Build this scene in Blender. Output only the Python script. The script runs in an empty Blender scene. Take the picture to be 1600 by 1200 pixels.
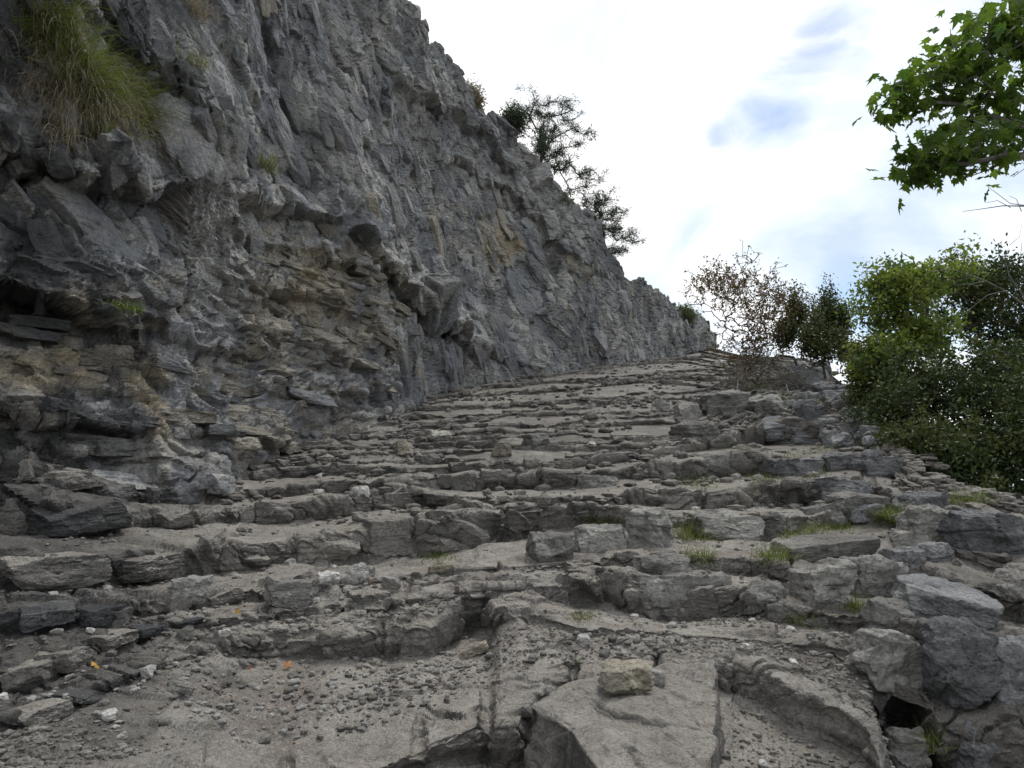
import bpy, bmesh, math, random
import numpy as np
from mathutils import Vector, Matrix
from mathutils.bvhtree import BVHTree

random.seed(7)
C = bpy.context.scene.collection
SC = bpy.context.scene

# ------------------------------------------------------------------ camera
F = 1101.0                       # focal length in photo pixels (1600 wide)
CAMZ = 1.6
PITCH = math.atan(140 / F)
cam_d = bpy.data.cameras.new('camera')
cam_d.sensor_fit = 'HORIZONTAL'
cam_d.sensor_width = 36.0
cam_d.lens = 36.0 * F / 1600.0
cam_d.clip_start = 0.05
cam_d.clip_end = 6000
cam = bpy.data.objects.new('camera', cam_d)
C.objects.link(cam)
cam.location = (0, 0, CAMZ)
cam.rotation_euler = (math.radians(90) + PITCH, 0, 0)
SC.camera = cam

# ------------------------------------------------------------------ light
SUN_EL, SUN_AZ = math.radians(64), math.radians(30)      # azimuth from +Y towards +X
SUN_STR, SUN_ANG = 1.5, 14.0
SKY_STR = 0.09
CLOUD_STR = 0.78
SC.view_settings.view_transform = 'Standard'
SC.view_settings.look = 'None'
SC.view_settings.exposure = 0.80
SC.view_settings.gamma = 1.0
SC.view_settings.use_curve_mapping = False


def pix(px, py):
    """plan-normalised ray (x/y, z/y) through a photo pixel"""
    u = (np.asarray(px, float) - 800) / F
    v = (600 - np.asarray(py, float)) / F
    cy = math.cos(PITCH) - v * math.sin(PITCH)
    return u / cy, (math.sin(PITCH) + v * math.cos(PITCH)) / cy


def pt(px, py, Y):
    a, t = pix(px, py)
    return Vector((float(a) * Y, Y, CAMZ + float(t) * Y))


def to_px(X, Y, Z):
    Y = np.maximum(Y, 0.05)
    zc = Z - CAMZ
    fy = Y * math.cos(PITCH) + zc * math.sin(PITCH)
    vz = -Y * math.sin(PITCH) + zc * math.cos(PITCH)
    fy = np.maximum(fy, 0.05)
    return 800 + F * X / fy, 600 - F * vz / fy


world = bpy.data.worlds.new('World')
SC.world = world
world.use_nodes = True


def build_world():
    nt = world.node_tree
    N, L = nt.nodes, nt.links
    N.clear()
    out = N.new('ShaderNodeOutputWorld')
    sky = N.new('ShaderNodeTexSky')
    sky.sky_type = 'NISHITA'
    sky.sun_disc = False
    sky.sun_elevation = SUN_EL
    sky.sun_rotation = SUN_AZ
    b1 = N.new('ShaderNodeBackground')
    L.new(sky.outputs[0], b1.inputs[0])
    b1.inputs[1].default_value = SKY_STR
    tc = N.new('ShaderNodeTexCoord')
    mp = N.new('ShaderNodeMapping')
    mp.inputs['Scale'].default_value = (1, 1, 1.7)
    L.new(tc.outputs['Generated'], mp.inputs[0])
    n1 = N.new('ShaderNodeTexNoise')
    n1.inputs['Scale'].default_value = 2.6
    n1.inputs['Detail'].default_value = 8
    n1.inputs['Roughness'].default_value = 0.55
    n1.inputs['Distortion'].default_value = 0.5
    L.new(mp.outputs[0], n1.inputs['Vector'])
    cr = N.new('ShaderNodeValToRGB')
    e = cr.color_ramp.elements
    e[0].position = 0.34; e[0].color = (0.50, 0.60, 0.72, 1)
    e[1].position = 0.56; e[1].color = (1.0, 1.0, 1.0, 1)
    m = e.new(0.46); m.color = (0.72, 0.79, 0.875, 1)
    L.new(n1.outputs[0], cr.inputs[0])
    b2 = N.new('ShaderNodeBackground')
    L.new(cr.outputs[0], b2.inputs[0])
    b2.inputs[1].default_value = CLOUD_STR
    # gaps of blue: soft lobes broken up by noise
    n2 = N.new('ShaderNodeTexNoise')
    n2.inputs['Scale'].default_value = 7
    n2.inputs['Detail'].default_value = 9
    n2.inputs['Distortion'].default_value = 1.0
    L.new(mp.outputs[0], n2.inputs['Vector'])
    acc = None
    for (x, y, deg, w) in ((1180, 188, 1.9, .95), (1212, 162, 2.2, 1.), (1245, 125, 2.0, .8), (1290, 80, 2.4, .85), (1318, 55, 1.8, .5), (1130, 216, 1.1, .7),
                           (1335, 500, 3.6, 1.0), (1370, 540, 3.6, .8), (1580, 560, 4, .8), (2600, -300, 16, .8),
                           (-900, -400, 20, .8), (400, -1500, 15, .7)):
        a, t = pix(x, y)
        d = Vector((float(a), 1, float(t))).normalized()
        dp = N.new('ShaderNodeVectorMath'); dp.operation = 'DOT_PRODUCT'
        nv = N.new('ShaderNodeVectorMath'); nv.operation = 'NORMALIZE'
        L.new(tc.outputs['Generated'], nv.inputs[0])
        L.new(nv.outputs[0], dp.inputs[0])
        dp.inputs[1].default_value = d
        mr = N.new('ShaderNodeMapRange')
        mr.interpolation_type = 'SMOOTHSTEP'
        mr.inputs['From Min'].default_value = math.cos(math.radians(deg * 1.6))
        mr.inputs['From Max'].default_value = math.cos(math.radians(deg * 0.2))
        mr.inputs['To Max'].default_value = w
        L.new(dp.outputs['Value'], mr.inputs[0])
        if acc is None:
            acc = mr.outputs[0]
        else:
            mx = N.new('ShaderNodeMath'); mx.operation = 'MAXIMUM'
            L.new(acc, mx.inputs[0]); L.new(mr.outputs[0], mx.inputs[1])
            acc = mx.outputs[0]
    r2 = N.new('ShaderNodeMapRange')
    r2.inputs['From Min'].default_value = 0.36
    r2.inputs['From Max'].default_value = 0.62
    L.new(n2.outputs[0], r2.inputs[0])
    mu = N.new('ShaderNodeMath'); mu.operation = 'MULTIPLY'; mu.use_clamp = True
    L.new(acc, mu.inputs[0]); L.new(r2.outputs[0], mu.inputs[1])
    ms = N.new('ShaderNodeMixShader')
    L.new(mu.outputs[0], ms.inputs[0])
    L.new(b2.outputs[0], ms.inputs[1])
    L.new(b1.outputs[0], ms.inputs[2])
    L.new(ms.outputs[0], out.inputs[0])


build_world()
sun_d = bpy.data.lights.new('sun', 'SUN')
sun_d.energy = SUN_STR
sun_d.angle = math.radians(SUN_ANG)
sun_d.color = (1.0, 0.96, 0.9)
sun = bpy.data.objects.new('sun', sun_d)
C.objects.link(sun)
sdir = Vector((math.sin(SUN_AZ) * math.cos(SUN_EL), math.cos(SUN_AZ) * math.cos(SUN_EL), math.sin(SUN_EL)))
sun.rotation_euler = sdir.to_track_quat('Z', 'Y').to_euler()
sun.location = (0, 0, 30)

# ------------------------------------------------------------------ numpy noise


def h32(*k):
    h = np.zeros(np.broadcast(*[np.asarray(q) for q in k]).shape, np.uint32)
    for i, q in enumerate(k):
        h = h ^ (np.asarray(q).astype(np.int64).astype(np.uint32) * np.uint32((374761393, 668265263, 2246822519, 3266489917)[i % 4]))
        h = (h ^ (h >> np.uint32(15))) * np.uint32(2246822519)
        h = (h ^ (h >> np.uint32(13))) * np.uint32(3266489917)
    return h ^ (h >> np.uint32(16))


def rnd(*k):
    return h32(*k).astype(np.float64) / 4294967295.0


def vnoise(x, y, z, seed=0):
    xi, yi, zi = np.floor(x).astype(np.int64), np.floor(y).astype(np.int64), np.floor(z).astype(np.int64)
    fx, fy, fz = x - xi, y - yi, z - zi
    fx = fx * fx * (3 - 2 * fx); fy = fy * fy * (3 - 2 * fy); fz = fz * fz * (3 - 2 * fz)
    r = 0
    for a in (0, 1):
        wx = fx if a else 1 - fx
        for b in (0, 1):
            wy = fy if b else 1 - fy
            for c in (0, 1):
                wz = fz if c else 1 - fz
                r = r + wx * wy * wz * rnd(xi + a, yi + b, zi + c, seed)
    return r * 2 - 1


def fbm(x, y, z, sc, octv, seed=0, gain=0.5):
    r, a = 0, 1.0
    for o in range(octv):
        r = r + a * vnoise(x * sc + 13.7 * o, y * sc + 5.1 * o, z * sc + 9.3 * o, seed + o)
        sc *= 2.03
        a *= gain
    return r


def fbm_lod(x, y, z, sc, octv, seed, gain, dr):
    r, a = 0, 1.0
    for o in range(octv):
        r = r + a * vnoise(x * sc + 13.7 * o, y * sc + 5.1 * o, z * sc + 9.3 * o, seed + o) * (1 - sstep(dr * sc, .12, .45))
        sc *= 2.03
        a *= gain
    return r


def vor(u, v, seed, jit=0.9):
    """2-D Voronoi: distance to border, id, offset to the cell point"""
    iu, iv = np.floor(u).astype(np.int64), np.floor(v).astype(np.int64)
    f1 = np.full(u.shape, 9.0); f2 = np.full(u.shape, 9.0)
    idd = np.zeros(u.shape, np.int64); du = np.zeros(u.shape); dv = np.zeros(u.shape)
    for a in (-1, 0, 1):
        for b in (-1, 0, 1):
            ca, cb = iu + a, iv + b
            pu = ca + 0.5 + jit * (rnd(ca, cb, seed) - .5)
            pv = cb + 0.5 + jit * (rnd(ca, cb, seed + 91) - .5)
            eu, ev = u - pu, v - pv
            d = np.sqrt(eu * eu + ev * ev)
            nearer = d < f1
            f2 = np.where(nearer, f1, np.minimum(f2, d))
            f1 = np.where(nearer, d, f1)
            idd = np.where(nearer, (ca + 5000) * 10007 + (cb + 5000), idd)
            du = np.where(nearer, eu, du); dv = np.where(nearer, ev, dv)
    return f2 - f1, idd, du, dv


def facet(u, v, seed, tilt=1.0):
    """angular fracture relief: every cell a tilted plane"""
    e, i, du, dv = vor(u, v, seed)
    r = rnd(i, seed + 1) - .5 + tilt * ((rnd(i, seed + 2) - .5) * du + (rnd(i, seed + 3) - .5) * dv) * 1.6
    return r, e, i


def sstep(x, a, b):
    t = np.clip((x - a) / (b - a), 0, 1)
    return t * t * (3 - 2 * t)

# ------------------------------------------------------------------ objects


def link(o, parent=None):
    C.objects.link(o)
    if parent is not None:
        o.parent = parent
    return o


def tag(o, label=None, cat=None, group=None, kind=None):
    if label: o['label'] = label
    if cat: o['category'] = cat
    if group: o['group'] = group
    if kind: o['kind'] = kind
    return o


def empty(name, loc=(0, 0, 0)):
    o = bpy.data.objects.new(name, None)
    o.empty_display_size = 0.2
    o.location = loc
    return link(o)


def np_mesh(name, V, Q, mat, attrs=None, smooth=False):
    V = np.asarray(V, np.float32); Q = np.asarray(Q, np.int32)
    me = bpy.data.meshes.new(name)
    n, k = Q.shape
    me.vertices.add(len(V)); me.vertices.foreach_set('co', V.ravel())
    me.loops.add(n * k); me.loops.foreach_set('vertex_index', Q.ravel())
    me.polygons.add(n)
    me.polygons.foreach_set('loop_start', np.arange(0, n * k, k, dtype=np.int32))
    me.polygons.foreach_set('loop_total', np.full(n, k, np.int32))
    me.polygons.foreach_set('use_smooth', np.full(n, smooth))
    if attrs:
        for an, av in attrs.items():
            at = me.attributes.new(an, 'FLOAT', 'POINT')
            at.data.foreach_set('value', np.asarray(av, np.float32).ravel())
    me.update(calc_edges=True)
    if mat: me.materials.append(mat)
    return me


def obj(name, V, Q, mat, parent=None, attrs=None, smooth=False):
    return link(bpy.data.objects.new(name, np_mesh(name, V, Q, mat, attrs, smooth)), parent)


def grid_faces(R, Cn):
    i = np.arange(R - 1)[:, None] * Cn + np.arange(Cn - 1)[None, :]
    return np.stack([i, i + 1, i + Cn + 1, i + Cn], -1).reshape(-1, 4)


def sub_object(name, V, Q, sel, mat, parent, attrs, origin=True):
    q = Q[sel]
    u, inv = np.unique(q.ravel(), return_inverse=True)
    v = V[u]
    c = v.mean(0) if origin else np.zeros(3)
    o = obj(name, v - c, inv.reshape(q.shape), mat, parent, {k: a[u] for k, a in attrs.items()})
    o.location = c
    return o


def grid_normals(P):
    du = np.gradient(P, axis=1); dr = np.gradient(P, axis=0)
    n = np.cross(du, dr)
    n /= np.maximum(np.linalg.norm(n, axis=2, keepdims=True), 1e-9)
    return n



def blur(N_, ni, nj):
    for _ in range(ni):
        N_ = N_.copy(); N_[1:-1] = (N_[:-2] + 2 * N_[1:-1] + N_[2:]) / 4
    for _ in range(nj):
        N_ = N_.copy(); N_[:, 1:-1] = (N_[:, :-2] + 2 * N_[:, 1:-1] + N_[:, 2:]) / 4
    return N_


def smooth_normals(P, ni=4, nj=10):
    n = blur(grid_normals(blur(P, 1, 3)), ni, nj)
    return n / np.maximum(np.linalg.norm(n, axis=2, keepdims=True), 1e-9)


def spread_columns(P, fields, c0, c1, keep=.35):
    """re-space the vertices of every row evenly over the relief between columns c0 and c1"""
    n = c1 - c0
    out = P.copy(); fo = [f.copy() for f in fields]
    D_ = np.linalg.norm(np.diff(P[:, c0:c1], axis=1), axis=2) / np.maximum(P[:, c0:c1 - 1, 1], .3)
    D_ = D_ + keep * np.median(D_)
    D_ = blur(D_, 220, 12)
    cs = np.concatenate([np.zeros((len(P), 1)), np.cumsum(D_, 1)], 1)
    for i in range(len(P)):
        x = np.interp(np.linspace(0, cs[i, -1], n), cs[i], np.arange(n))
        xi = np.rint(x).astype(int) + c0
        for c in range(3): out[i, c0:c1, c] = np.interp(x, np.arange(n), P[i, c0:c1, c])
        for f, g in zip(fields, fo):
            if f.dtype.kind == 'i': g[i, c0:c1] = f[i, xi]
            else: g[i, c0:c1] = np.interp(x, np.arange(n), f[i, c0:c1])
    return out, fo

# ------------------------------------------------------------------ materials


class NB:
    def __init__(s, name):
        s.m = bpy.data.materials.new(name); s.m.use_nodes = True
        s.t = s.m.node_tree; s.N = s.t.nodes; s.L = s.t.links
        s.bsdf = s.N['Principled BSDF']
        s.pos = s.N.new('ShaderNodeNewGeometry').outputs['Position']

    def inp(s, sock, val):
        if hasattr(val, 'is_linked') or isinstance(val, bpy.types.NodeSocket): s.L.new(val, sock)
        else: sock.default_value = val

    def vec(s, scale, rot=(0, 0, 0)):
        m = s.N.new('ShaderNodeMapping')
        m.inputs['Scale'].default_value = scale; m.inputs['Rotation'].default_value = rot
        s.L.new(s.pos, m.inputs[0]); return m.outputs[0]

    def noise(s, scale, detail=4, rough=.55, vec=None, dist=0.0):
        n = s.N.new('ShaderNodeTexNoise')
        n.inputs['Scale'].default_value = scale; n.inputs['Detail'].default_value = detail
        n.inputs['Roughness'].default_value = rough; n.inputs['Distortion'].default_value = dist
        s.L.new(vec or s.pos, n.inputs['Vector']); return n.outputs[0]

    def voro(s, scale, feature='F1', vec=None, rand=1.0, out='Distance'):
        n = s.N.new('ShaderNodeTexVoronoi'); n.feature = feature
        n.inputs['Scale'].default_value = scale; n.inputs['Randomness'].default_value = rand
        s.L.new(vec or s.pos, n.inputs['Vector']); return n.outputs[out]

    def warp(s, amt):
        n = s.N.new('ShaderNodeTexNoise'); n.inputs['Scale'].default_value = 3.0; n.inputs['Detail'].default_value = 5
        s.L.new(s.pos, n.inputs['Vector'])
        m = s.N.new('ShaderNodeVectorMath'); m.operation = 'MULTIPLY_ADD'
        s.L.new(n.outputs['Color'], m.inputs[0]); m.inputs[1].default_value = (amt * 5,) * 3; s.L.new(s.pos, m.inputs[2])
        return m.outputs[0]

    def ramp(s, f, a, b, lo=0.0, hi=1.0):
        n = s.N.new('ShaderNodeMapRange'); n.interpolation_type = 'SMOOTHSTEP'
        n.inputs['From Min'].default_value = a; n.inputs['From Max'].default_value = b
        n.inputs['To Min'].default_value = lo; n.inputs['To Max'].default_value = hi
        s.L.new(f, n.inputs[0]); return n.outputs[0]

    def math(s, op, a, b=0.0, clamp=False):
        n = s.N.new('ShaderNodeMath'); n.operation = op; n.use_clamp = clamp
        s.inp(n.inputs[0], a); s.inp(n.inputs[1], b); return n.outputs[0]

    def mix(s, f, a, b, mode='MIX'):
        n = s.N.new('ShaderNodeMix'); n.data_type = 'RGBA'; n.blend_type = mode
        s.inp(n.inputs[0], f); s.inp(n.inputs[6], a); s.inp(n.inputs[7], b); return n.outputs[2]

    def attr(s, name, kind='GEOMETRY'):
        n = s.N.new('ShaderNodeAttribute'); n.attribute_name = name; n.attribute_type = kind
        return n.outputs['Fac']

    def bump(s, h, strength, dist, prev=None):
        n = s.N.new('ShaderNodeBump')
        n.inputs['Strength'].default_value = strength; n.inputs['Distance'].default_value = dist
        s.L.new(h, n.inputs['Height'])
        if prev: s.L.new(prev, n.inputs['Normal'])
        return n.outputs[0]

    def done(s, col, rough=.9, nrm=None, spec=.25):
        s.inp(s.bsdf.inputs['Base Color'], col)
        s.inp(s.bsdf.inputs['Roughness'], rough)
        s.bsdf.inputs['Specular IOR Level'].default_value = spec
        if nrm: s.L.new(nrm, s.bsdf.inputs['Normal'])
        return s.m


def rgb(r, g, b): return (r, g, b, 1)


def rock_material(name, c1, c2, warm, stain_amt, dirt=True, lichen=.5, obj_tint=False):
    b = NB(name)
    n1 = b.noise(1.3, 6, .6)
    n2 = b.noise(7, 6, .65)
    n3 = b.noise(45, 5, .7)
    n0 = b.noise(.55, 4, .6, None, .4)
    col = b.mix(b.math('MAXIMUM', b.ramp(n1, .44, .62), b.ramp(n0, .50, .60, 0, .7)), c1, c2)
    col = b.mix(b.ramp(n2, .42, .66, 0, .75), col, rgb(c1[0] * 1.35, c1[1] * 1.33, c1[2] * 1.3))
    t = b.attr('tint')
    if obj_tint:
        oi = b.N.new('ShaderNodeObjectInfo')
        t = oi.outputs['Random']
    # tint by block
    k = b.ramp(t, 0, 1, .66, 1.30)
    col = b.mix(1.0, col, b.mix(k, rgb(0, 0, 0), rgb(1, 1, 1)), 'MULTIPLY') if False else col
    hs = b.N.new('ShaderNodeHueSaturation')
    b.L.new(k, hs.inputs['Value']); b.L.new(col, hs.inputs['Color']); col = hs.outputs[0]
    # ochre faces
    w = b.attr('warm')
    wn = b.math('ADD', w, b.math('MULTIPLY', b.math('SUBTRACT', b.noise(2.6, 5, .6), .5), 1.1))
    col = b.mix(b.ramp(wn, .3, .95, 0, .8), col, warm)
    # black algae streaks, widened where the mask also paints shade into the left cliff
    s1 = b.noise(1.0, 6, .62, b.vec((2.2, 2.2, .7)), .4)
    st = b.math('ADD', s1, b.math('MULTIPLY', b.attr('stain_shade'), .16))
    col = b.mix(b.ramp(st, .56, .70, 0, stain_amt), col, rgb(.030, .031, .034))
    # pale lichen flecks
    v = b.noise(26, 4, .75)
    msk = b.math('MULTIPLY', b.ramp(v, .60, .68), b.ramp(b.noise(1.8, 3), .45, .6))
    col = b.mix(b.math('MULTIPLY', msk, lichen), col, rgb(.42, .42, .40))
    # bedding seams and dirt-filled cracks
    lc = b.noise(4.0, 6, .6, b.vec((.8, .8, 8)), .5)
    col = b.mix(b.math('MULTIPLY', b.ramp(lc, .57, .63), .55), col, rgb(c1[0] * .35, c1[1] * .34, c1[2] * .33))
    # fine grain
    col = b.mix(b.ramp(n3, .35, .7, .0, .55), col, rgb(c1[0] * .45, c1[1] * .45, c1[2] * .45))
    if dirt:
        g = b.N.new('ShaderNodeNewGeometry')
        sp = b.N.new('ShaderNodeSeparateXYZ'); b.L.new(g.outputs['Normal'], sp.inputs[0])
        up = b.math('ADD', sp.outputs[2], b.math('MULTIPLY', b.math('SUBTRACT', n2, .5), .9))
        dm = b.math('MULTIPLY', b.ramp(up, .55, .95), b.attr('dirt'))
        dc = b.mix(b.ramp(b.noise(5, 5), .35, .65), rgb(.375, .348, .312), rgb(.285, .256, .224))
        dc = b.mix(b.ramp(b.noise(.9, 4), .55, .7, 0, .5), dc, rgb(.13, .095, .075))
        dc = b.mix(b.ramp(b.noise(60, 4, .8), .45, .7, 0, .5), dc, rgb(.33, .31, .28))
        gr = b.N.new('ShaderNodeSeparateColor'); b.L.new(b.voro(120, 'F1', None, 1.0, 'Color'), gr.inputs[0])
        dc = b.mix(b.ramp(gr.outputs[0], .82, .88, 0, .45), dc, rgb(.44, .42, .385))
        dc = b.mix(b.ramp(gr.outputs[1], .74, .84, 0, .30), dc, rgb(.12, .108, .098))
        dc = b.mix(b.ramp(b.noise(14, 5, .7), .50, .66, 0, .55), dc, rgb(.15, .125, .105))
        col = b.mix(dm, col, dc)
    # slight moss
    mo = b.math('MULTIPLY', b.ramp(b.noise(3.1, 5, .7), .66, .74), b.attr('moss'))
    col = b.mix(mo, col, rgb(.065, .075, .018))
    h = b.math('ADD', b.math('MULTIPLY', b.noise(14, 8, .7, None, .5), 1.0), b.math('MULTIPLY', n3, .35))
    vc = b.voro(7, 'DISTANCE_TO_EDGE', b.warp(.12))
    h = b.math('ADD', h, b.math('MULTIPLY', b.ramp(vc, 0, .03, -.12, 0), b.ramp(b.noise(2.2, 2), .5, .6)))
    lam = b.noise(3.2, 5, .6, b.vec((1, 1, 7)), .3)
    fine = b.noise(4.5, 7, .72, None, .6)
    nr = b.bump(b.math('ADD', lam, b.math('MULTIPLY', fine, 1.6)), .95, .08)
    nr = b.bump(h, .9, .035, nr)
    nr = b.bump(b.noise(130, 4, .8), .45, .006, nr)
    if dirt: nr = b.bump(b.voro(70), .5, .008, nr)
    return b.done(col, .92, nr, .2)


M = {}
M['cliff'] = rock_material('cliff_limestone', rgb(.235, .243, .256), rgb(.48, .465, .43), rgb(.47, .38, .25), .9, dirt=False, lichen=.45)
M['path'] = rock_material('step_limestone', rgb(.18, .170, .156), rgb(.33, .312, .28), rgb(.32, .26, .18), .8, dirt=True, lichen=.4)
M['cliff_block'] = rock_material('cliff_block_limestone', rgb(.25, .258, .272), rgb(.50, .485, .45), rgb(.46, .37, .24), .85, dirt=False, lichen=.45, obj_tint=True)
M['cliff_warm'] = rock_material('cliff_tan_limestone', rgb(.30, .28, .24), rgb(.42, .38, .31), rgb(.44, .32, .17), .75, dirt=False, lichen=.35, obj_tint=True)
M['cliff_dark'] = rock_material('cliff_stained_shaded_limestone', rgb(.10, .102, .106), rgb(.22, .212, .195), rgb(.27, .22, .14), .9, dirt=False, lichen=.35, obj_tint=True)  # darker limestone: black stains and the left cliff's shade in one colour
M['step_block'] = rock_material('step_block_limestone', rgb(.18, .170, .156), rgb(.33, .312, .28), rgb(.32, .26, .18), .8, dirt=True, lichen=.4, obj_tint=True)
M['loose'] = rock_material('loose_limestone', rgb(.25, .242, .225), rgb(.43, .415, .385), rgb(.34, .27, .17), .45, dirt=False, lichen=.4, obj_tint=True)
M['pale'] = rock_material('pale_limestone', rgb(.52, .51, .48), rgb(.62, .60, .56), rgb(.46, .37, .22), .05, dirt=False, lichen=.2, obj_tint=True)
M['ochre'] = rock_material('ochre_limestone', rgb(.32, .285, .225), rgb(.42, .385, .32), rgb(.38, .29, .17), .08, dirt=False, lichen=.2, obj_tint=True)
M['blue'] = rock_material('bluish_limestone', rgb(.215, .221, .23), rgb(.39, .39, .385), rgb(.24, .21, .17), .5, dirt=False, lichen=.6, obj_tint=True)


def leaf_material(name, c1, c2, c3=None, trans=.35, nscale=2.5, rough=.55):
    b = NB(name)
    r = b.attr('tint')
    col = b.mix(r, c1, c2)
    if c3: col = b.mix(b.ramp(b.noise(nscale, 3), .52, .66), col, c3)
    b.done(col, rough, None, .3)
    tr = b.N.new('ShaderNodeBsdfTranslucent')
    hs = b.N.new('ShaderNodeHueSaturation'); hs.inputs['Value'].default_value = 1.5; hs.inputs['Saturation'].default_value = 1.1
    b.L.new(col, hs.inputs['Color']); b.L.new(hs.outputs[0], tr.inputs[0])
    ms = b.N.new('ShaderNodeMixShader'); ms.inputs[0].default_value = trans
    o = b.N['Material Output']
    b.L.new(b.bsdf.outputs[0], ms.inputs[1]); b.L.new(tr.outputs[0], ms.inputs[2]); b.L.new(ms.outputs[0], o.inputs[0])
    return b.m


M['maple'] = leaf_material('maple_leaf', rgb(.045, .085, .018), rgb(.11, .165, .03), trans=.5)
M['ash'] = leaf_material('bright_green_leaf', rgb(.085, .125, .025), rgb(.19, .23, .05), rgb(.045, .08, .02), trans=.45, nscale=1.3)
M['dark'] = leaf_material('dark_green_leaf', rgb(.018, .035, .012), rgb(.055, .08, .02), rgb(.09, .10, .03), trans=.2)
M['olive'] = leaf_material('olive_leaf', rgb(.04, .058, .018), rgb(.085, .09, .03), rgb(.03, .05, .015), trans=.25)
M['rust'] = leaf_material('autumn_leaf', rgb(.14, .06, .035), rgb(.10, .11, .03), trans=.3)
M['needle'] = leaf_material('pine_needle', rgb(.02, .038, .018), rgb(.05, .07, .03), trans=.15)
M['grass'] = leaf_material('grass_blade', rgb(.05, .085, .012), rgb(.14, .18, .03), trans=.3)
M['straw'] = leaf_material('dry_grass', rgb(.13, .11, .07), rgb(.25, .21, .14), trans=.25)
M['twig'] = leaf_material('dry_twig', rgb(.10, .09, .085), rgb(.19, .175, .165), trans=.0)
M['fallen'] = leaf_material('fallen_leaf', rgb(.36, .11, .03), rgb(.30, .13, .04), trans=.2)
M['fallen_y'] = leaf_material('fallen_yellow_leaf', rgb(.40, .24, .03), rgb(.36, .20, .03), trans=.2)
M['fallen_g'] = leaf_material('fallen_green_leaf', rgb(.16, .22, .10), rgb(.20, .24, .12), trans=.2)
M['berry'] = leaf_material('rose_hip', rgb(.30, .03, .02), rgb(.22, .03, .02), trans=.0)


def bark_material(name, c1, c2):
    b = NB(name)
    col = b.mix(b.ramp(b.noise(20, 4, .6, b.vec((1, 1, .25))), .35, .65), c1, c2)
    return b.done(col, .9, b.bump(b.noise(60, 4, .7, b.vec((1, 1, .3))), .6, .008), .2)


M['bark'] = bark_material('bark', rgb(.05, .042, .035), rgb(.11, .098, .085))
M['greybark'] = bark_material('grey_bark', rgb(.09, .083, .078), rgb(.17, .158, .15))

# ------------------------------------------------------------------ stone shapes
_ico = {}


def ico(sub):
    if sub not in _ico:
        bm = bmesh.new(); bmesh.ops.create_icosphere(bm, subdivisions=sub, radius=1.0)
        v = np.array([q.co[:] for q in bm.verts]); f = np.array([[q.index for q in p.verts] for p in bm.faces])
        bm.free(); _ico[sub] = (v, f)
    return _ico[sub]


def stone(seed, dims, sub=4, box=.75, cuts=9, rough=1.0, flatten=False):
    rs = np.random.RandomState(seed)
    v, f = ico(sub)
    v = v.copy()
    m = np.abs(v).max(1, keepdims=True)
    v = v * (1 - box) + (v / m) * box * .85
    for i in range(cuts):
        n = rs.normal(size=3); n[2] *= .8; n /= np.linalg.norm(n)
        sup = (v @ n).max()
        dd_ = sup * rs.uniform(.62, .93)
        q = np.maximum(v @ n - dd_, 0)
        v -= q[:, None] * n
    v *= np.array(dims) / 2
    sc = float(min(dims)); g = max(dims)
    o_ = rs.uniform(-50, 50, 3)
    X_, Y_, Z_ = v[:, 0] + o_[0], v[:, 1] + o_[1], v[:, 2] + o_[2]
    r = v / np.maximum(np.linalg.norm(v, axis=1, keepdims=True), 1e-6)
    ff, ee, _ = facet((X_ + .4 * Z_) / sc * 1.9, (Z_ * 1.4 + .6 * Y_) / sc * 1.9, seed)
    dsp = sc * rough * (.10 * fbm(X_, Y_, Z_, 1.6 / sc, 5, seed, .55) + .07 * ff - .025 * (1 - sstep(ee, 0, .08)))
    if sub >= 5:
        dsp += .008 * rough * fbm(X_, Y_, Z_, 22, 4, seed + 5, .65)
        dsp += .010 * steps_noise(Z_, X_, seed) * rough
    v += r * dsp[:, None]
    if flatten: v[:, 2] = np.maximum(v[:, 2], -dims[2] * .35)
    return v, f


def steps_noise(Z_, X_, seed): return vnoise(X_ * 2, X_ * 0, Z_ * 34, seed)


def rot(v, rx=0, ry=0, rz=0):
    m = np.array(Matrix.Rotation(rz, 3, 'Z') @ Matrix.Rotation(ry, 3, 'Y') @ Matrix.Rotation(rx, 3, 'X'))
    return v @ m.T



def block_variant(seed, sub, dims=(1.25, 1, .8), rough=.75):
    v, f = stone(seed, dims, sub, .93, 8, rough)
    lo, hi = v.min(0), v.max(0)
    return (v - (lo + hi) / 2) / (hi - lo), f          # unit box


BLK = [block_variant(5000 + i, 5) for i in range(14)]
BLK3 = [block_variant(5100 + i, 3, (1.1, 1, .9), .7) for i in range(12)]
_bm = {}


def block_object(name, i, mat, parent, loc, R3, dims):
    """one block as an object; alike blocks share mesh data"""
    if i not in _bm:
        v, f = BLK[i]; nv = len(v); z_ = np.zeros(nv)
        _bm[i] = np_mesh(name, v, f, mat, {'tint': z_ + .5, 'warm': z_, 'stain_shade': z_, 'dirt': z_ + .8, 'moss': z_ + .3})
    o = link(bpy.data.objects.new(name, _bm[i]), parent)
    o.matrix_local = Matrix.LocRotScale(Vector(loc), Matrix(R3.tolist()).to_quaternion(), Vector(dims))
    o.material_slots[0].link = 'OBJECT'
    o.material_slots[0].material = mat
    return o


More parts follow.
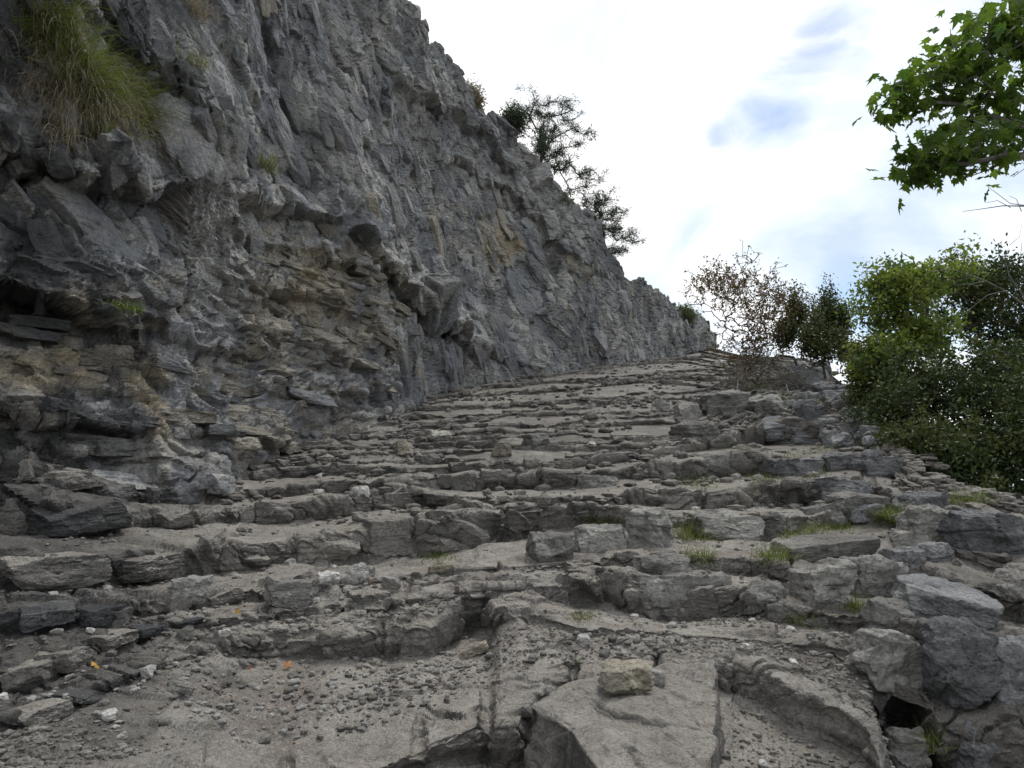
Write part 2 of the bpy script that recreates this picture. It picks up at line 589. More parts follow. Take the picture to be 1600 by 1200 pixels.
def block_mass(name, items, mat, parent, sets=None):
    """many small blocks joined: items = (loc, R3, dims, tint, warm, stain)"""
    Vs, Fs, T_, W_, S_ = [], [], [], [], []; n = 0
    for q, (loc, R3, dims, ti, wa, st_) in enumerate(items):
        v, f = (sets or BLK3)[q % len(sets or BLK3)]
        v = (v * np.array(dims)) @ R3.T + np.array(loc)
        Vs.append(v); Fs.append(f + n); n += len(v)
        T_.append(np.full(len(v), ti)); W_.append(np.full(len(v), wa)); S_.append(np.full(len(v), st_))
    T_ = np.concatenate(T_)
    o = obj(name, np.concatenate(Vs), np.concatenate(Fs), mat, parent, {'tint': T_, 'warm': np.concatenate(W_), 'stain_shade': np.concatenate(S_), 'dirt': T_ * 0 + .8, 'moss': T_ * 0 + .3})
    o['kind'] = 'stuff'
    return o


def frame(t, n, u, rx=0, ry=0, rz=0):
    R3 = np.stack([t, n, u], 1)
    return R3 @ np.array(Matrix.Rotation(rz, 3, 'Z') @ Matrix.Rotation(ry, 3, 'Y') @ Matrix.Rotation(rx, 3, 'X'))


# ------------------------------------------------------------------ the stepped path
SLOPE = 0.25
_ly = np.array([1300, 1200, 1090, 926, 867, 766, 715, 690, 600, 400.])[::-1]
_lY = np.array([1.5, 1.95, 2.5, 3.0, 3.2, 3.75, 4.1, 4.3, 4.9, 6.])[::-1]


def depth(px, py):
    px = np.asarray(px, float); py = np.asarray(py, float)
    _, t = pix(px, py)
    Yf = CAMZ / np.maximum(SLOPE - t, 0.055)
    Yl = np.interp(py, _ly, _lY)
    w = sstep(px, 0, 460)
    return Yl * (1 - w) + Yf * w


# lips of the steps as seen: (x, y of the lip, y of the foot of its riser)
LIPS = [
 [(-200,1280,1300),(500,1240,1290),(560,1205,1260),(690,1150,1200),(750,1128,1200),(812,1112,1220),(836,1066,1180),(960,1048,1160),(1121,1036,1083),(1185,1038,1100),(1240,1075,1140),(1300,1095,1165),(1365,1150,1200),(1390,1260,1280),(1800,1290,1310)],
 [(-200,1150,1165),(0,1120,1150),(150,1075,1095),(280,1030,1035),(336,1008,1020),(385,996,1030),(483,996,1032),(516,994,1034),(560,986,1034),(612,966,1031),(624,974,1032),(676,978,1033),(704,952,1015),(732,928,995),(760,926,985),(780,955,975),(810,960,964),(900,985,988),(1000,985,988),(1180,1000,1003),(1300,1010,1015),(1362,1040,1060),(1376,1060,1210),(1450,1090,1240),(1600,1110,1250),(1800,1110,1250)],
 [(-200,1020,1075),(0,1025,1088),(60,1030,1088),(120,1005,1040),(180,990,1010),(280,975,985),(390,963,975),(476,953,963),(612,944,952),(720,920,928),(800,912,924),(870,900,935),(940,888,945),(990,895,960),(1060,900,972),(1150,915,965),(1200,930,965),(1300,945,975),(1400,960,990),(1600,1000,1040),(1800,1020,1060)],
 [(-200,945,985),(0,955,990),(90,950,985),(170,945,975),(260,935,965),(300,938,958),(380,925,945),(410,914,938),(440,908,935),(480,905,930),(520,912,918),(700,895,899),(860,880,884),(960,868,880),(1080,866,892),(1190,872,896),(1260,880,925),(1350,880,925),(1440,880,930),(1600,920,970),(1800,930,980)],
 [(-200,870,930),(0,867,926),(90,870,926),(170,868,915),(250,866,898),(300,858,900),(350,848,897),(400,848,890),(480,838,882),(560,826,880),(640,820,873),(740,806,860),(752,804,850),(800,800,845),(864,794,832),(950,790,822),(1060,806,830),(1076,806,844),(1120,804,846),(1200,800,844),(1256,800,826),(1332,788,818),(1384,800,820),(1450,840,862),(1600,885,905),(1800,900,920)],
 [(-200,766,840),(0,766,840),(100,770,838),(172,785,830),(220,797,826),(290,796,826),(350,794,815),(413,785,817),(480,778,817),(560,773,804),(640,768,795),(740,775,782),(864,778,783),(950,775,784),(1000,762,798),(1080,764,800),(1152,760,800),(1184,752,796),(1240,754,795),(1352,742,776),(1384,765,790),(1450,800,818),(1600,845,860),(1800,860,875)],
 [(-200,712,752),(0,715,755),(120,735,765),(168,757,783),(297,761,788),(364,764,780),(437,757,777),(532,753,772),(616,750,764),(700,742,762),(772,738,768),(888,738,762),(960,735,750),(1000,724,750),(1070,720,752),(1140,706,745),(1204,710,745),(1240,720,740),(1320,712,728),(1360,702,722),(1400,742,752),(1450,775,790),(1600,810,825),(1800,830,845)],
 [(-200,700,708),(0,702,710),(120,718,730),(280,738,752),(400,735,748),(532,728,742),(640,730,742),(760,722,734),(892,720,734),(980,708,722),(1060,694,709),(1140,682,700),(1200,648,695),(1290,655,693),(1340,680,695),(1400,722,730),(1450,758,765),(1600,795,805),(1800,810,820)],
]
y0 = 712.0
_k = 0
while y0 > 560:
    sp = 11.0 * (0.55 + 0.45 * (y0 - 545) / 170)
    tl = -(.030 + .055 * (712 - y0) / 160)
    row = []
    for x in [-200, 0, 200] + list(range(320, 1240, 34)) + [1280, 1360, 1440, 1600, 1800]:
        y = y0 + tl * (x - 800) + (6 + 3 * (x > 900)) * float(vnoise(np.array([x * .006]), np.array([_k * 1.7]), np.array([0.]), 5)[0]) + 2.6 * float(vnoise(np.array([x * .021]), np.array([_k * 2.9]), np.array([3.]), 6)[0])
        y = min(y, float(np.interp(x, [800, 900, 1000, 1090], [712, 650, 600, 548])) if False else y)
        if x > 1090:            # the shoulder falls away to the right of the path
            lim = float(np.interp(x, [1090, 1160, 1260, 1360, 1440, 1600, 1800], [541, 558, 562, 636, 745, 786, 800]))
            fr = (y0 - 560) / (712 - 560)
            y = lim + fr * (float(np.interp(x, [1090, 1200, 1340, 1440, 1600, 1800], [700, 640, 672, 752, 792, 806])) - lim)
        row.append((x, y, y + sp * (.68 + .40 * float(vnoise(np.array([x * .017]), np.array([_k * 3.1]), np.array([4.]), 8)[0]))))
    LIPS.append(row)
    y0 -= sp
    _k += 1
row = [(-200, 538, 545), (0, 538, 545), (700, 545, 550), (900, 548, 552), (1000, 545, 549), (1095, 540, 545), (1160, 556, 560), (1260, 558, 564), (1360, 632, 640), (1440, 742, 748), (1600, 784, 790), (1800, 798, 802)]
LIPS.append(row)
NL = len(LIPS)

A = np.concatenate([np.linspace(-2.4, -.80, 26)[:-1], np.linspace(-.80, .80, 840), np.linspace(.80, 1.8, 26)[1:]])
nA = len(A)
Yk = np.zeros((NL, nA)); Zl = np.zeros((NL, nA)); Zf = np.zeros((NL, nA)); Bid = np.zeros((NL, nA), np.int64); Bnd = np.ones((NL, nA))
for k, L_ in enumerate(LIPS):
    Lx = np.array([p[0] for p in L_], float); Ll = np.array([p[1] for p in L_], float); Lf = np.array([p[2] for p in L_], float)
    xs = np.linspace(Lx[0], Lx[-1], 500) if k > 1 else np.unique(np.concatenate([np.linspace(Lx[0], Lx[-1], 500), Lx]))
    yl = np.interp(xs, Lx, Ll); yf = np.interp(xs, Lx, Lf)
    D = depth(xs, yl)
    a, t = pix(xs, yl); _, tf = pix(xs, yf)
    o = np.argsort(a)
    Yk[k] = np.interp(A, a[o], D[o]); Zl[k] = np.interp(A, a[o], (CAMZ + D * t)[o]); Zf[k] = np.interp(A, a[o], (CAMZ + D * tf)[o])
for k in range(1, NL):
    Yk[k] = np.maximum(Yk[k], Yk[k - 1] + 0.03)
for arr_ in (Yk, Zl, Zf):
    arr_[0:1] = blur(arr_[0:1], 0, 12)
Ysm = Yk.copy(); Zsm = Zl.copy()
# joints: every step edge breaks into blocks with their own set-back, height and tilt
for k in range(NL):
    X = A * Yk[k]
    w = 0.30 + 0.22 * rnd(k, 3) + (0.16 if k in (1, 4, 5) else 0)
    q = X / w + 7.3 * k + .35 * vnoise(X * 1.1, X * 0, X * 0 + k, 3)
    i0 = np.floor(q).astype(np.int64)
    bl = i0 + .55 * (rnd(i0, k, 11) - .5) ; br = i0 + 1 + .55 * (rnd(i0 + 1, k, 11) - .5)
    bid = np.where(q < bl, i0 - 1, np.where(q > br, i0 + 1, i0))
    dist = np.minimum(np.minimum(np.abs(q - bl), np.abs(q - br)), np.abs(q - (i0 + .5)) * 0 + 9) * w
    Bid[k] = bid; Bnd[k] = dist
    hh = np.maximum(Zl[k] - Zf[k], .005)
    loc = (q - bid - .5)
    jk = .25 if k == 0 else (.6 if k == 1 else (1.0 if k < 8 else 1.5))
    off = jk * (rnd(bid, k, 21) - .5) * np.clip(hh * .75, .01, .13) + loc * (rnd(bid, k, 22) - .5) * np.clip(hh * .6, .01, .10)
    zo = jk * (rnd(bid, k, 23) - .62) * hh * .38 + loc * (rnd(bid, k, 24) - .5) * hh * .25
    notch = np.exp(-(dist / .018) ** 2)
    notch *= .8
    gapk = (Ysm[k] - Ysm[k - 1]) if k else np.full(nA, .5)
    off = np.clip(off, -.35 * gapk, .35 * gapk)
    f = fbm(X, X * 0 + k * 3.3, X * 0, 4.0, 2, 40 + k)
    Yk[k] += off + notch * np.clip(hh * .4, 0, .04) + f * np.clip(hh * .22, .004, .03)
    Zl[k] += zo - notch * hh * .28 + fbm(X, X * 0 + k * 5.3, X * 0, 5.0, 2, 60 + k) * hh * .08
for k in range(1, NL):
    Yk[k] = np.maximum(Yk[k], Yk[k - 1] + 0.02)

apit0, apit1 = float(pix(1378, 1120)[0]), float(pix(1440, 1120)[0])
rows = []   # (Y, Z, lip id, kind) kind 0 tread, 1 riser, 2 block top


def addrow(Y, Z, k, kind): rows.append((Y, Z, k, kind))


Ypre = np.full(nA, 1.0); Zpre = np.minimum(Zf[0] - .05, .25 * 1.0)
under = [np.clip((Zl[k] - Zf[k]) * (.10 + .22 * vnoise(A * Yk[k] * 1.6, A * 0 + k, A * 0, 77)), -.02, .09) for k in range(NL)]
under[1] = under[1] + .30 * sstep(A, apit0 - .015, apit0 + .015) * (1 - sstep(A, apit1 - .01, apit1 + .04))
for k in range(NL):
    dpx = float(np.median((Zl[k] - Zf[k])[(A > -.6) & (A < .5)] / Yk[k][(A > -.6) & (A < .5)]) * F)
    hmax = float(np.percentile((Zl[k] - Zf[k]) / Yk[k], 85) * F)
    nr = int(np.clip(hmax / 2.0, 5, 34))
    Yn = Yk[k] + under[k]
    gap = np.percentile((Yn - Ypre) / Yn, 80)
    if k < 9:
        nt = int(np.clip((np.percentile(((Zf[k] - CAMZ) / Yn - (Zpre - CAMZ) / Ypre), 85)) * F / 1.8, 8, 60))
    else: nt = 7
    for j in range(nt):
        t = j / nt
        if k == 0: addrow(Ypre + (Yn - Ypre) * t, Zpre + (Zf[k] - Zpre) * t, k, 0)
        else:
            # tread: flat stone top first, then a fill of dirt climbing a little to the next riser
            tz = t ** 1.15
            Ya, Za = Ysm[k - 1] + (Zsm[k - 1] - Zf[k - 1]) * .28, Zsm[k - 1]
            Yz = Ysm[k] + .02
            e0, e1_ = 1 - float(sstep(t, .12, .42)), float(sstep(t, .86, 1.0))
            if k > 8: e0, e1_ = 1 - float(sstep(t, .3, .7)), float(sstep(t, .6, 1.0))
            yy = Ya + (Yz - Ya) * t + (Ypre - Ya) * e0 + (Yn - Yz) * e1_
            addrow(yy, Za + (Zf[k] - Za) * tz + (Zpre - Za) * e0, k - 1, 2 if t < .3 else 0)
    rr = .18
    for j in range(nr + 1):
        t = j / nr
        # riser profile: undercut foot, rounded lip
        yy = Yn + (Yk[k] - Yn) * sstep(np.array(t), 0, .45)
        if k == 1:
            pw_ = sstep(A, apit0 - .01, apit0 + .015) * (1 - sstep(A, apit1 - .02, apit1 + .02))
            yy = yy * (1 - pw_) + pw_ * (Yn + (Yk[k] - Yn) * float(sstep(np.array(t), .84, 1.0)))
        zz = Zf[k] + (Zl[k] - Zf[k]) * (1 - (1 - t) ** (1 + .5 * t))
        yy = yy + (Zl[k] - Zf[k]) * .28 * max(0, (t - .72) / .28) ** 2
        addrow(yy, zz, k, 1)
    Ypre, Zpre = Yk[k] + (Zl[k] - Zf[k]) * .28, Zl[k]
for j in range(1, 14):
    t = j / 13
    addrow(Ypre + 9 * t ** 1.6, Zpre - np.where(A > .27, 3.5, .6) * t ** 1.3, NL - 1, 0)
P = np.zeros((len(rows), nA, 3))
rk = np.array([r[2] for r in rows]); rt = np.array([r[3] for r in rows])
for i, r in enumerate(rows):
    P[i, :, 0] = A * r[0]; P[i, :, 1] = r[0]; P[i, :, 2] = r[1]
X, Y, Z = P[..., 0], P[..., 1], P[..., 2]
bidm = np.stack([Bid[k_] for k_ in rk])
P, (bidm,) = spread_columns(P, [bidm], 25, 865)
X, Y, Z = P[..., 0], P[..., 1], P[..., 2]
nrm = smooth_normals(P, 3, 9)
if nrm[..., 2].mean() < 0: nrm = -nrm
# relief: angular fractures on stone, rubble on the treads
rough = np.where(rt == 1, 1.0, np.where(rt == 2, .8, .55))[:, None] * np.ones(nA)
rough *= np.where(rk == 0, .45, np.where(rk == 1, .8, 1.0))[:, None]
for _ in range(3): rough[1:-1] = (rough[:-2] + rough[1:-1] * 2 + rough[2:]) / 4
wu, wv = X + .05 * fbm(X, Y, Z, 6, 3, 201), Y + Z + .05 * fbm(X, Y, Z, 6, 3, 205)
f1, e1, i1 = facet(wu * 3.3, wv * 5.5, 301)
f2, e2, i2 = facet(wu * 9, wv * 13, 302)
f3, e3, i3 = facet(wu * 24, wv * 30, 303)
dr = np.linalg.norm(np.gradient(P, axis=0), axis=2); dr = np.maximum(blur(dr, 3, 6), blur(dr, 12, 3))
l1, l2, l3 = [1 - sstep(dr * q_, .12, .45) for q_ in (4.4, 11, 27)]
farb = 1 + 1.0 * sstep(Y, 6, 12)
f1 = f1 * sstep(e1, 0, .06 + 1.3 * dr * 4.4); f2 = f2 * sstep(e2, 0, .08 + 1.3 * dr * 11); f3 = f3 * sstep(e3, 0, .12 + 1.3 * dr * 27)
d = rough * (.062 * farb * f1 * l1 + .030 * farb * f2 * l2 + .012 * f3 * l3 - .016 * l2 * (1 - sstep(e1, 0, .07)) - .009 * l3 * (1 - sstep(e2, 0, .08)))
strata = vnoise(X * .8, Y * .8, Z * 22 + .3 * X, 55) + .6 * vnoise(X * 1.5, Y * 1.5, Z * 55, 56)
steep = 1 - np.clip(np.abs(nrm[..., 2]) * 1.3, 0, 1)
d += .014 * strata * steep * l3
d += fbm_lod(X, Y, Z, 3.0, 6, 210, .55, dr) * .030 * (.5 + .5 * rough)
d += (1 - rough) * .010 * fbm_lod(X, Y, Z, 28, 3, 220, .5, dr)
# worn hollows and humps across the treads
P = P + nrm * d[..., None]
X, Y, Z = P[..., 0], P[..., 1], P[..., 2]
GP = P
V = P.reshape(-1, 3)
Q = grid_faces(len(rows), nA)
tint = np.zeros(P.shape[:2]); stone_id = np.zeros(P.shape[:2], np.int64)
for i in range(len(rows)):
    k = rk[i]
    tint[i] = rnd(bidm[i], k, 31) if rt[i] else .5
    if rt[i]: stone_id[i] = 1 + k * 100000 + (bidm[i] % 100000)
tint = .5 * tint + .5 * rnd(i1, 7)
pxv, pyv = to_px(X, Y, Z)
lowleft = sstep(pxv, 420, 150) * sstep(Y, 1.5, 2.6)
dirt = 1 - .75 * lowleft
dirt *= 1 - .65 * sstep(pxv, 1150, 1350)
dirt *= 1 - .60 * sstep(Y, 5.0, 8)
attrs = {'tint': tint.ravel(), 'warm': (.15 + .18 * fbm(X, Y, Z, .9, 3, 71)).ravel(), 'stain_shade': (1.3 * lowleft + .35 * sstep(pxv, 1200, 1500) + .3 * fbm(X, Y, Z, .8, 2, 72)).ravel(),
         'dirt': dirt.ravel(), 'moss': (.5 * lowleft + .8 * sstep(pxv, 1050, 1300)).ravel()}
path = tag(obj('stepped_path', np.zeros((3, 3)), np.array([[0, 1, 2]]), None), kind='structure')
path.data = np_mesh('stepped_path', V, Q, M['path'], attrs)

ground_bvh = BVHTree.FromPolygons([tuple(v) for v in V[:].tolist()], Q.tolist(), epsilon=0.0)


def hit(px, py):
    a, t = pix(px, py)
    dr = Vector((float(a), 1, float(t))).normalized()
    loc, n, i, dist = ground_bvh.ray_cast(Vector((0, 0, CAMZ)), dr, 60)
    return loc, n


# the blocks the step edges are broken into
rb_ = np.random.RandomState(77)
cand = []
for k in range(1, NL - 1):
    j = 30
    while j < 858:
        Yd, zl, zf = Yk[k, j], Zl[k, j], Zf[k, j]
        hh = max(zl - zf, .02)
        w_ = hh * rb_.uniform(.8, 2.6) + rb_.uniform(.02, .10)
        w_ = min(w_, .75)
        step = max(2, int(w_ / Yd / .0019))
        x0_ = A[min(j + step // 2, nA - 1)] * Yd
        pxx, pyy = to_px(x0_, Yd, zl)
        skip = (k == 1 and pxx > 300) or (k < 4 and pxx > 1340) or pxx < -60 or pxx > 1640 or rb_.rand() < (.30 if k < 9 else .34)
        if k in (2, 3) and 420 < pxx < 1000: skip = True
        if not skip and hh / Yd * F > 5:
            jj = min(j + step // 2, nA - 2)
            t_ = np.array([A[jj + 1] * Ysm[k, jj + 1] - A[jj - 1] * Ysm[k, jj - 1], (Ysm[k, min(jj + 9, nA - 1)] - Ysm[k, jj - 9]) / 9, 0.]); t_ /= np.linalg.norm(t_)
            cand.append((hh / Yd * w_ / Yd, k, x0_, Yk[k, jj], Zl[k, jj], Zf[k, jj], w_, t_, pxx))
        j += step + rb_.randint(0, 3)
cand.sort(key=lambda q: -q[0])
small = []
for q, (_, k, x_, y_, zl, zf, w_, t_, pxx) in enumerate(cand):
    hh = zl - zf
    h_ = hh * rb_.uniform(.8, 1.12) + .02; dp = w_ * rb_.uniform(.5, .9) + .05
    if dp > .4: dp = .4
    n_ = np.array([-t_[1], t_[0], 0.])
    R3 = frame(t_, n_, np.array([0, 0, 1.]), rb_.uniform(-.10, .10), rb_.uniform(-.10, .10), rb_.uniform(-.16, .16))
    pr = rb_.uniform(-.01, .30) * hh
    c_ = np.array([x_, y_, zl + .012 - h_ / 2 + rb_.uniform(-.12, .06) * hh]) + n_ * (dp / 2 - pr)
    if q < 240:
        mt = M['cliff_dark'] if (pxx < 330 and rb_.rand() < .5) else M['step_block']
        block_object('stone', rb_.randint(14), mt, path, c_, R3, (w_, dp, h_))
    else:
        small.append((c_, R3, (w_, dp, h_), rb_.rand(), rb_.rand() * .5, rb_.rand() * .6))
block_mass('small_stones', small, M['path'], path)
print('LIP BLOCKS', len(cand))

# the squared bedrock block that juts out of the lowest ledge
def jut():
    zt = float(pt(960, 1050, depth(960, 1050)).z) + .035
    def on_plane(x, y, z):
        a, t = pix(x, y); Yq = (z - CAMZ) / float(t); return (float(a) * Yq, Yq)
    poly = [on_plane(x, y, zt) for x, y in ((822, 1094), (905, 1062), (1010, 1045), (1116, 1034), (1124, 1090), (1119, 1180), (1113, 1290), (985, 1310), (932, 1200), (880, 1126))]
    poly = np.array(poly); nxt = np.roll(poly, -1, 0)
    per_ = np.concatenate([[0], np.cumsum(np.linalg.norm(nxt - poly, axis=1))])
    cl = np.vstack([poly, poly[:1]])
    nb = 300
    tt0 = np.arange(nb) / nb * per_[-1]
    bxy = np.stack([np.interp(tt0, per_, cl[:, c]) for c in (0, 1)], 1)
    cen = poly.mean(0)
    rings = [np.concatenate([cen + (bxy - cen) * q, np.full((nb, 1), zt + .012 * (1 - q))], 1) for q in np.linspace(.0005, .985, 60)]
    rings += [np.concatenate([cen + (bxy - cen) * (1 + .05 * q ** 1.5), np.full((nb, 1), zt - .006 - .56 * q)], 1) for q in np.linspace(0, 1, 56)]
    nr0 = len(rings)
    G = np.stack(rings)
    G = np.concatenate([G, G[:, :1]], 1)
    Gn = smooth_normals(G, 2, 2)
    if Gn[10, :, 2].mean() < 0: Gn = -Gn
    v = G.reshape(-1, 3); nn_ = Gn.reshape(-1, 3); f = grid_faces(nr0, nb + 1)
    X_, Y_, Z_ = v.T
    fa, ea, _ = facet((X_ + .5 * Y_) * 5, (Z_ + .6 * Y_) * 4, 901)
    fb, eb_, _ = facet((X_ + .5 * Y_) * 15, (Z_ + .6 * Y_) * 13, 902)
    fa = fa * sstep(ea, 0, .12); fb = fb * sstep(eb_, 0, .30)
    dd_ = .016 * fa + .007 * fb - .006 * (1 - sstep(ea, 0, .05)) + .022 * fbm(X_, Y_, Z_, 4, 6, 903, .55)
    dd_ = dd_.reshape(nr0, nb + 1); dd_[:, -1] = dd_[:, 0]; nq = nn_.reshape(nr0, nb + 1, 3); nq[:, -1] = nq[:, 0]
    v = (G + nq * dd_[..., None]).reshape(-1, 3)
    nv = len(v)
    global ground_bvh
    ground_bvh = BVHTree.FromPolygons([tuple(q) for q in V.tolist()] + [tuple(q) for q in v.tolist()], Q.tolist() + (f + len(V)).tolist(), epsilon=0.0)
    obj('bedrock_block', v, f, M['path'], path, {'tint': np.full(nv, .62), 'warm': np.full(nv, .1), 'stain_shade': np.where((nn_[:, 2] < .4) & (nn_[:, 0] < .2), .75, .1), 'dirt': np.full(nv, .8), 'moss': np.zeros(nv)})  # steep front and left sides coloured darker than the top


jut()

# path behind the camera and the slope below, so that the place goes on
nn = 60
gx, gy = np.meshgrid(np.linspace(-6, 6, nn), np.linspace(-9, 1.25, nn))
gz = .25 * gy - .12 - .9 * sstep(np.abs(gx - 0), 3, 6) * np.sign(gx) + .06 * fbm(gx, gy, gx * 0, 1.5, 4, 9)
o = obj('lower_path', np.stack([gx, gy, gz], -1).reshape(-1, 3), grid_faces(nn, nn), M['path'], None,
        {'tint': np.full(nn * nn, .5), 'dirt': np.ones(nn * nn), 'warm': np.zeros(nn * nn), 'stain_shade': np.zeros(nn * nn), 'moss': np.zeros(nn * nn)})
tag(o, kind='structure')
nn = 120
g1 = np.sign(np.linspace(-1, 1, nn)) * np.abs(np.linspace(-1, 1, nn)) ** 2.5 * 1500
gx, gy = np.meshgrid(g1, g1)
gz = -7 - .12 * np.clip(gx, 0, 150) + 4 * fbm(gx, gy, gx * 0, .02, 4, 19) - 6 * sstep(gx, 0, 40)
b = NB('valley_scrub')
colv = b.mix(b.ramp(b.noise(.15, 6, .7), .4, .6), rgb(.045, .06, .025), rgb(.13, .12, .08))
o = obj('valley_ground', np.stack([gx, gy, gz], -1).reshape(-1, 3), grid_faces(nn, nn), b.done(colv), None, None, True)
tag(o, kind='structure')

# ------------------------------------------------------------------ the cliff
BASE = [(-2600, 780), (-1200, 760), (-300, 720), (0, 712), (60, 722), (280, 748), (350, 735), (430, 706), (560, 664), (640, 632), (700, 606), (780, 590), (900, 576), (1000, 562), (1095, 545), (1130, 541)]
CREST = [(-2600, -500), (-300, -330), (300, -250), (500, -160), (600, -40), (636, 6), (655, 40), (690, 74), (712, 112), (742, 150), (790, 190), (830, 235), (868, 290), (905, 340), (950, 388), (985, 425), (1020, 455), (1045, 470), (1075, 492), (1100, 503), (1130, 520)]
LEAN = .16
bx = np.linspace(-2600, 1130, 900)
by = np.interp(bx, [p[0] for p in BASE], [p[1] for p in BASE])
bD = depth(np.maximum(bx, 0), by) * np.interp(bx, [-2600, -1200, -300, 0], [.25, .5, .8, 1])
ba, bt = pix(bx, by)
cx = np.linspace(-2600, 1130, 900); cyy = np.interp(cx, [p[0] for p in CREST], [p[1] for p in CREST])
ca, ct = pix(cx, cyy)
CA = np.concatenate([np.linspace(-2.4, -.82, 30)[:-1], np.linspace(-.82, .30, 650)])
nC = len(CA)
oB = np.argsort(ba); oC = np.argsort(ca)
Yb = np.interp(CA, ba[oB], bD[oB]); Zb = CAMZ + Yb * np.interp(CA, ba[oB], bt[oB])
Tc = np.interp(CA, ca[oC], ct[oC])
for _ in range(6): Yb[1:-1] = (Yb[:-2] + 2 * Yb[1:-1] + Yb[2:]) / 4
Tc0 = np.interp(CA, ba[oB], bt[oB])
NR = 425
T = np.concatenate([np.linspace(-.06, 1, NR - 22), np.ones(22)])
tt = Tc0 + (Tc - Tc0) * T[:, None]          # elevation tangents, from the foot to the crest
lz = CAMZ + 0 * tt
Zc = (CAMZ + tt * (Yb - LEAN * Zb)) / (1 - LEAN * tt)
Yc = Yb + LEAN * (Zc - Zb)
back = np.concatenate([np.zeros(NR - 22), (np.arange(1, 23) / 22.0) ** 1.5 * 5.0])[:, None]
Xc = CA * Yc
# outward normal in plan from the foot line
tx = np.gradient(CA * Yb); ty = np.gradient(Yb)
for _ in range(40):
    tx[1:-1] = (tx[:-2] + 2 * tx[1:-1] + tx[2:]) / 4; ty[1:-1] = (ty[:-2] + 2 * ty[1:-1] + ty[2:]) / 4
ln = np.sqrt(tx ** 2 + ty ** 2); nx, ny = ty / ln, -tx / ln
Xc = Xc - nx * back; Yc = Yc - ny * back
Zc = Zc - back * .25
S = np.concatenate([[0], np.cumsum(np.sqrt(np.diff(CA * Yb) ** 2 + np.diff(Yb) ** 2))]) * np.ones((NR, 1))
H = Zc - Zb
cpx, cpy = to_px(Xc, Yc, Zc)
wx = cpx + 10 * fbm(Xc, Yc, Zc, 1.2, 4, 400) ; wy = cpy + 12 * fbm(Xc, Yc, Zc, 1.4, 4, 410)


def ledge(poly, amp, up, dn_amp, dn, ends=25):
    lx = [p[0] for p in poly]; ly_ = [p[1] for p in poly]
    yl = np.interp(wx, lx, ly_)
    dy = yl - wy
    win = sstep(wx, lx[0] - ends, lx[0] + ends * .3) * (1 - sstep(wx, lx[-1] - ends * .3, lx[-1] + ends))
    return win * np.where(dy > 0, amp * np.exp(-np.maximum(dy, 0) / up), -dn_amp * np.exp(np.minimum(dy, 0) / dn) * 1.0)


mac = .22 * fbm(Xc, Yc, Zc, .55, 3, 420)
for L_ in [
    ([(-200, 190), (0, 215), (60, 240), (170, 275)], .38, 90, .30, 60),
    ([(165, 258), (230, 300), (288, 292)], .34, 45, .22, 30),
    ([(385, 300), (440, 325), (500, 350)], .26, 40, .16, 30),
    ([(-200, 430), (0, 445), (60, 472), (110, 482), (192, 522)], .34, 70, .34, 60),
    ([(-200, 640), (0, 636), (60, 648), (205, 685)], .10, 40, .24, 35),
    ([(255, 120), (300, 170), (362, 240)], .18, 50, .12, 25),
    ([(540, 368), (600, 440), (700, 525)], .22, 60, .20, 18),
    ([(190, 505), (300, 530), (400, 560)], .12, 30, .12, 20),
    ([(190, 560), (235, 585), (265, 600)], .14, 30, .18, 30),
    ([(290, 670), (400, 690), (440, 700)], .08, 25, .10, 18),
    ([(360, 340), (420, 372), (560, 430)], .10, 30, .10, 20),
    ([(410, 440), (480, 465), (560, 500)], .08, 20, .07, 14),
    ([(400, 515), (500, 540), (560, 580)], .08, 20, .07, 14),
    ([(120, 0), (200, 60), (300, 150)], .10, 60, .10, 30),
    ([(640, 480), (760, 560), (880, 590)], .07, 30, .07, 15),
    ([(700, 250), (800, 300), (900, 420)], .10, 40, .08, 20),
    ([(620, 130), (720, 190), (800, 260)], .12, 40, .10, 20),
]:
    mac += ledge(*L_) * np.clip(Yc / 7, .7, 1.8) * .88


def vcrack(poly, depth_, w):
    ly_ = [p[1] for p in poly]; lx = [p[0] for p in poly]
    xl = np.interp(wy, ly_, lx)
    win = sstep(wy, ly_[0] - 15, ly_[0] + 10) * (1 - sstep(wy, ly_[-1] - 10, ly_[-1] + 15))
    return -depth_ * win * np.exp(-((wx - xl) / w) ** 2)


mac += vcrack([(412, 360), (408, 400), (420, 445)], .16, 4) + vcrack([(852, 360), (866, 410), (874, 450)], .4, 6) + vcrack([(445, 150), (470, 220), (490, 300)], .25, 7)
mac += vcrack([(350, 60), (385, 150), (400, 260)], .2, 6) + vcrack([(385, 0), (440, 120), (520, 300)], .12, 5) + vcrack([(300, 400), (300, 480), (320, 520)], .15, 8)
mac += vcrack([(560, 590), (572, 620), (580, 650)], .12, 4) + vcrack([(895, 430), (900, 470), (900, 520)], .15, 5)
mac += vcrack([(610, 60), (640, 140), (660, 220)], .15, 7) + vcrack([(715, 540), (718, 570), (722, 592)], .2, 4)
flat = sstep(cpy, 330, 470) * (1 - sstep(cpx, 520, 700))    # low left: thin flat beds; elsewhere steep joints
wv_flat = Zc + .03 * S + .10 * fbm(Xc, Yc, Zc, .5, 2, 440)
wu = S + .16 * fbm(Xc, Yc, Zc, 1.3, 4, 430); wv = H + .16 * fbm(Xc, Yc, Zc, 1.3, 4, 440) + (.18 + .02 * flat) * S
a1, ea1, ia1 = facet(wu * 1.25, wv * 3.2, 501)
th = .75
ru = wu * math.cos(th) + wv * math.sin(th); rv = -wu * math.sin(th) + wv * math.cos(th)
b1, eb1, ib1 = facet(ru * 1.5, rv * .85, 502)
m_ = flat > .5
big = np.where(m_, a1, b1); eb = np.where(m_, ea1, eb1); ibig = np.where(m_, ia1, ib1 + 7 * 10 ** 9)
crv = sstep(Yc, 6, 14)
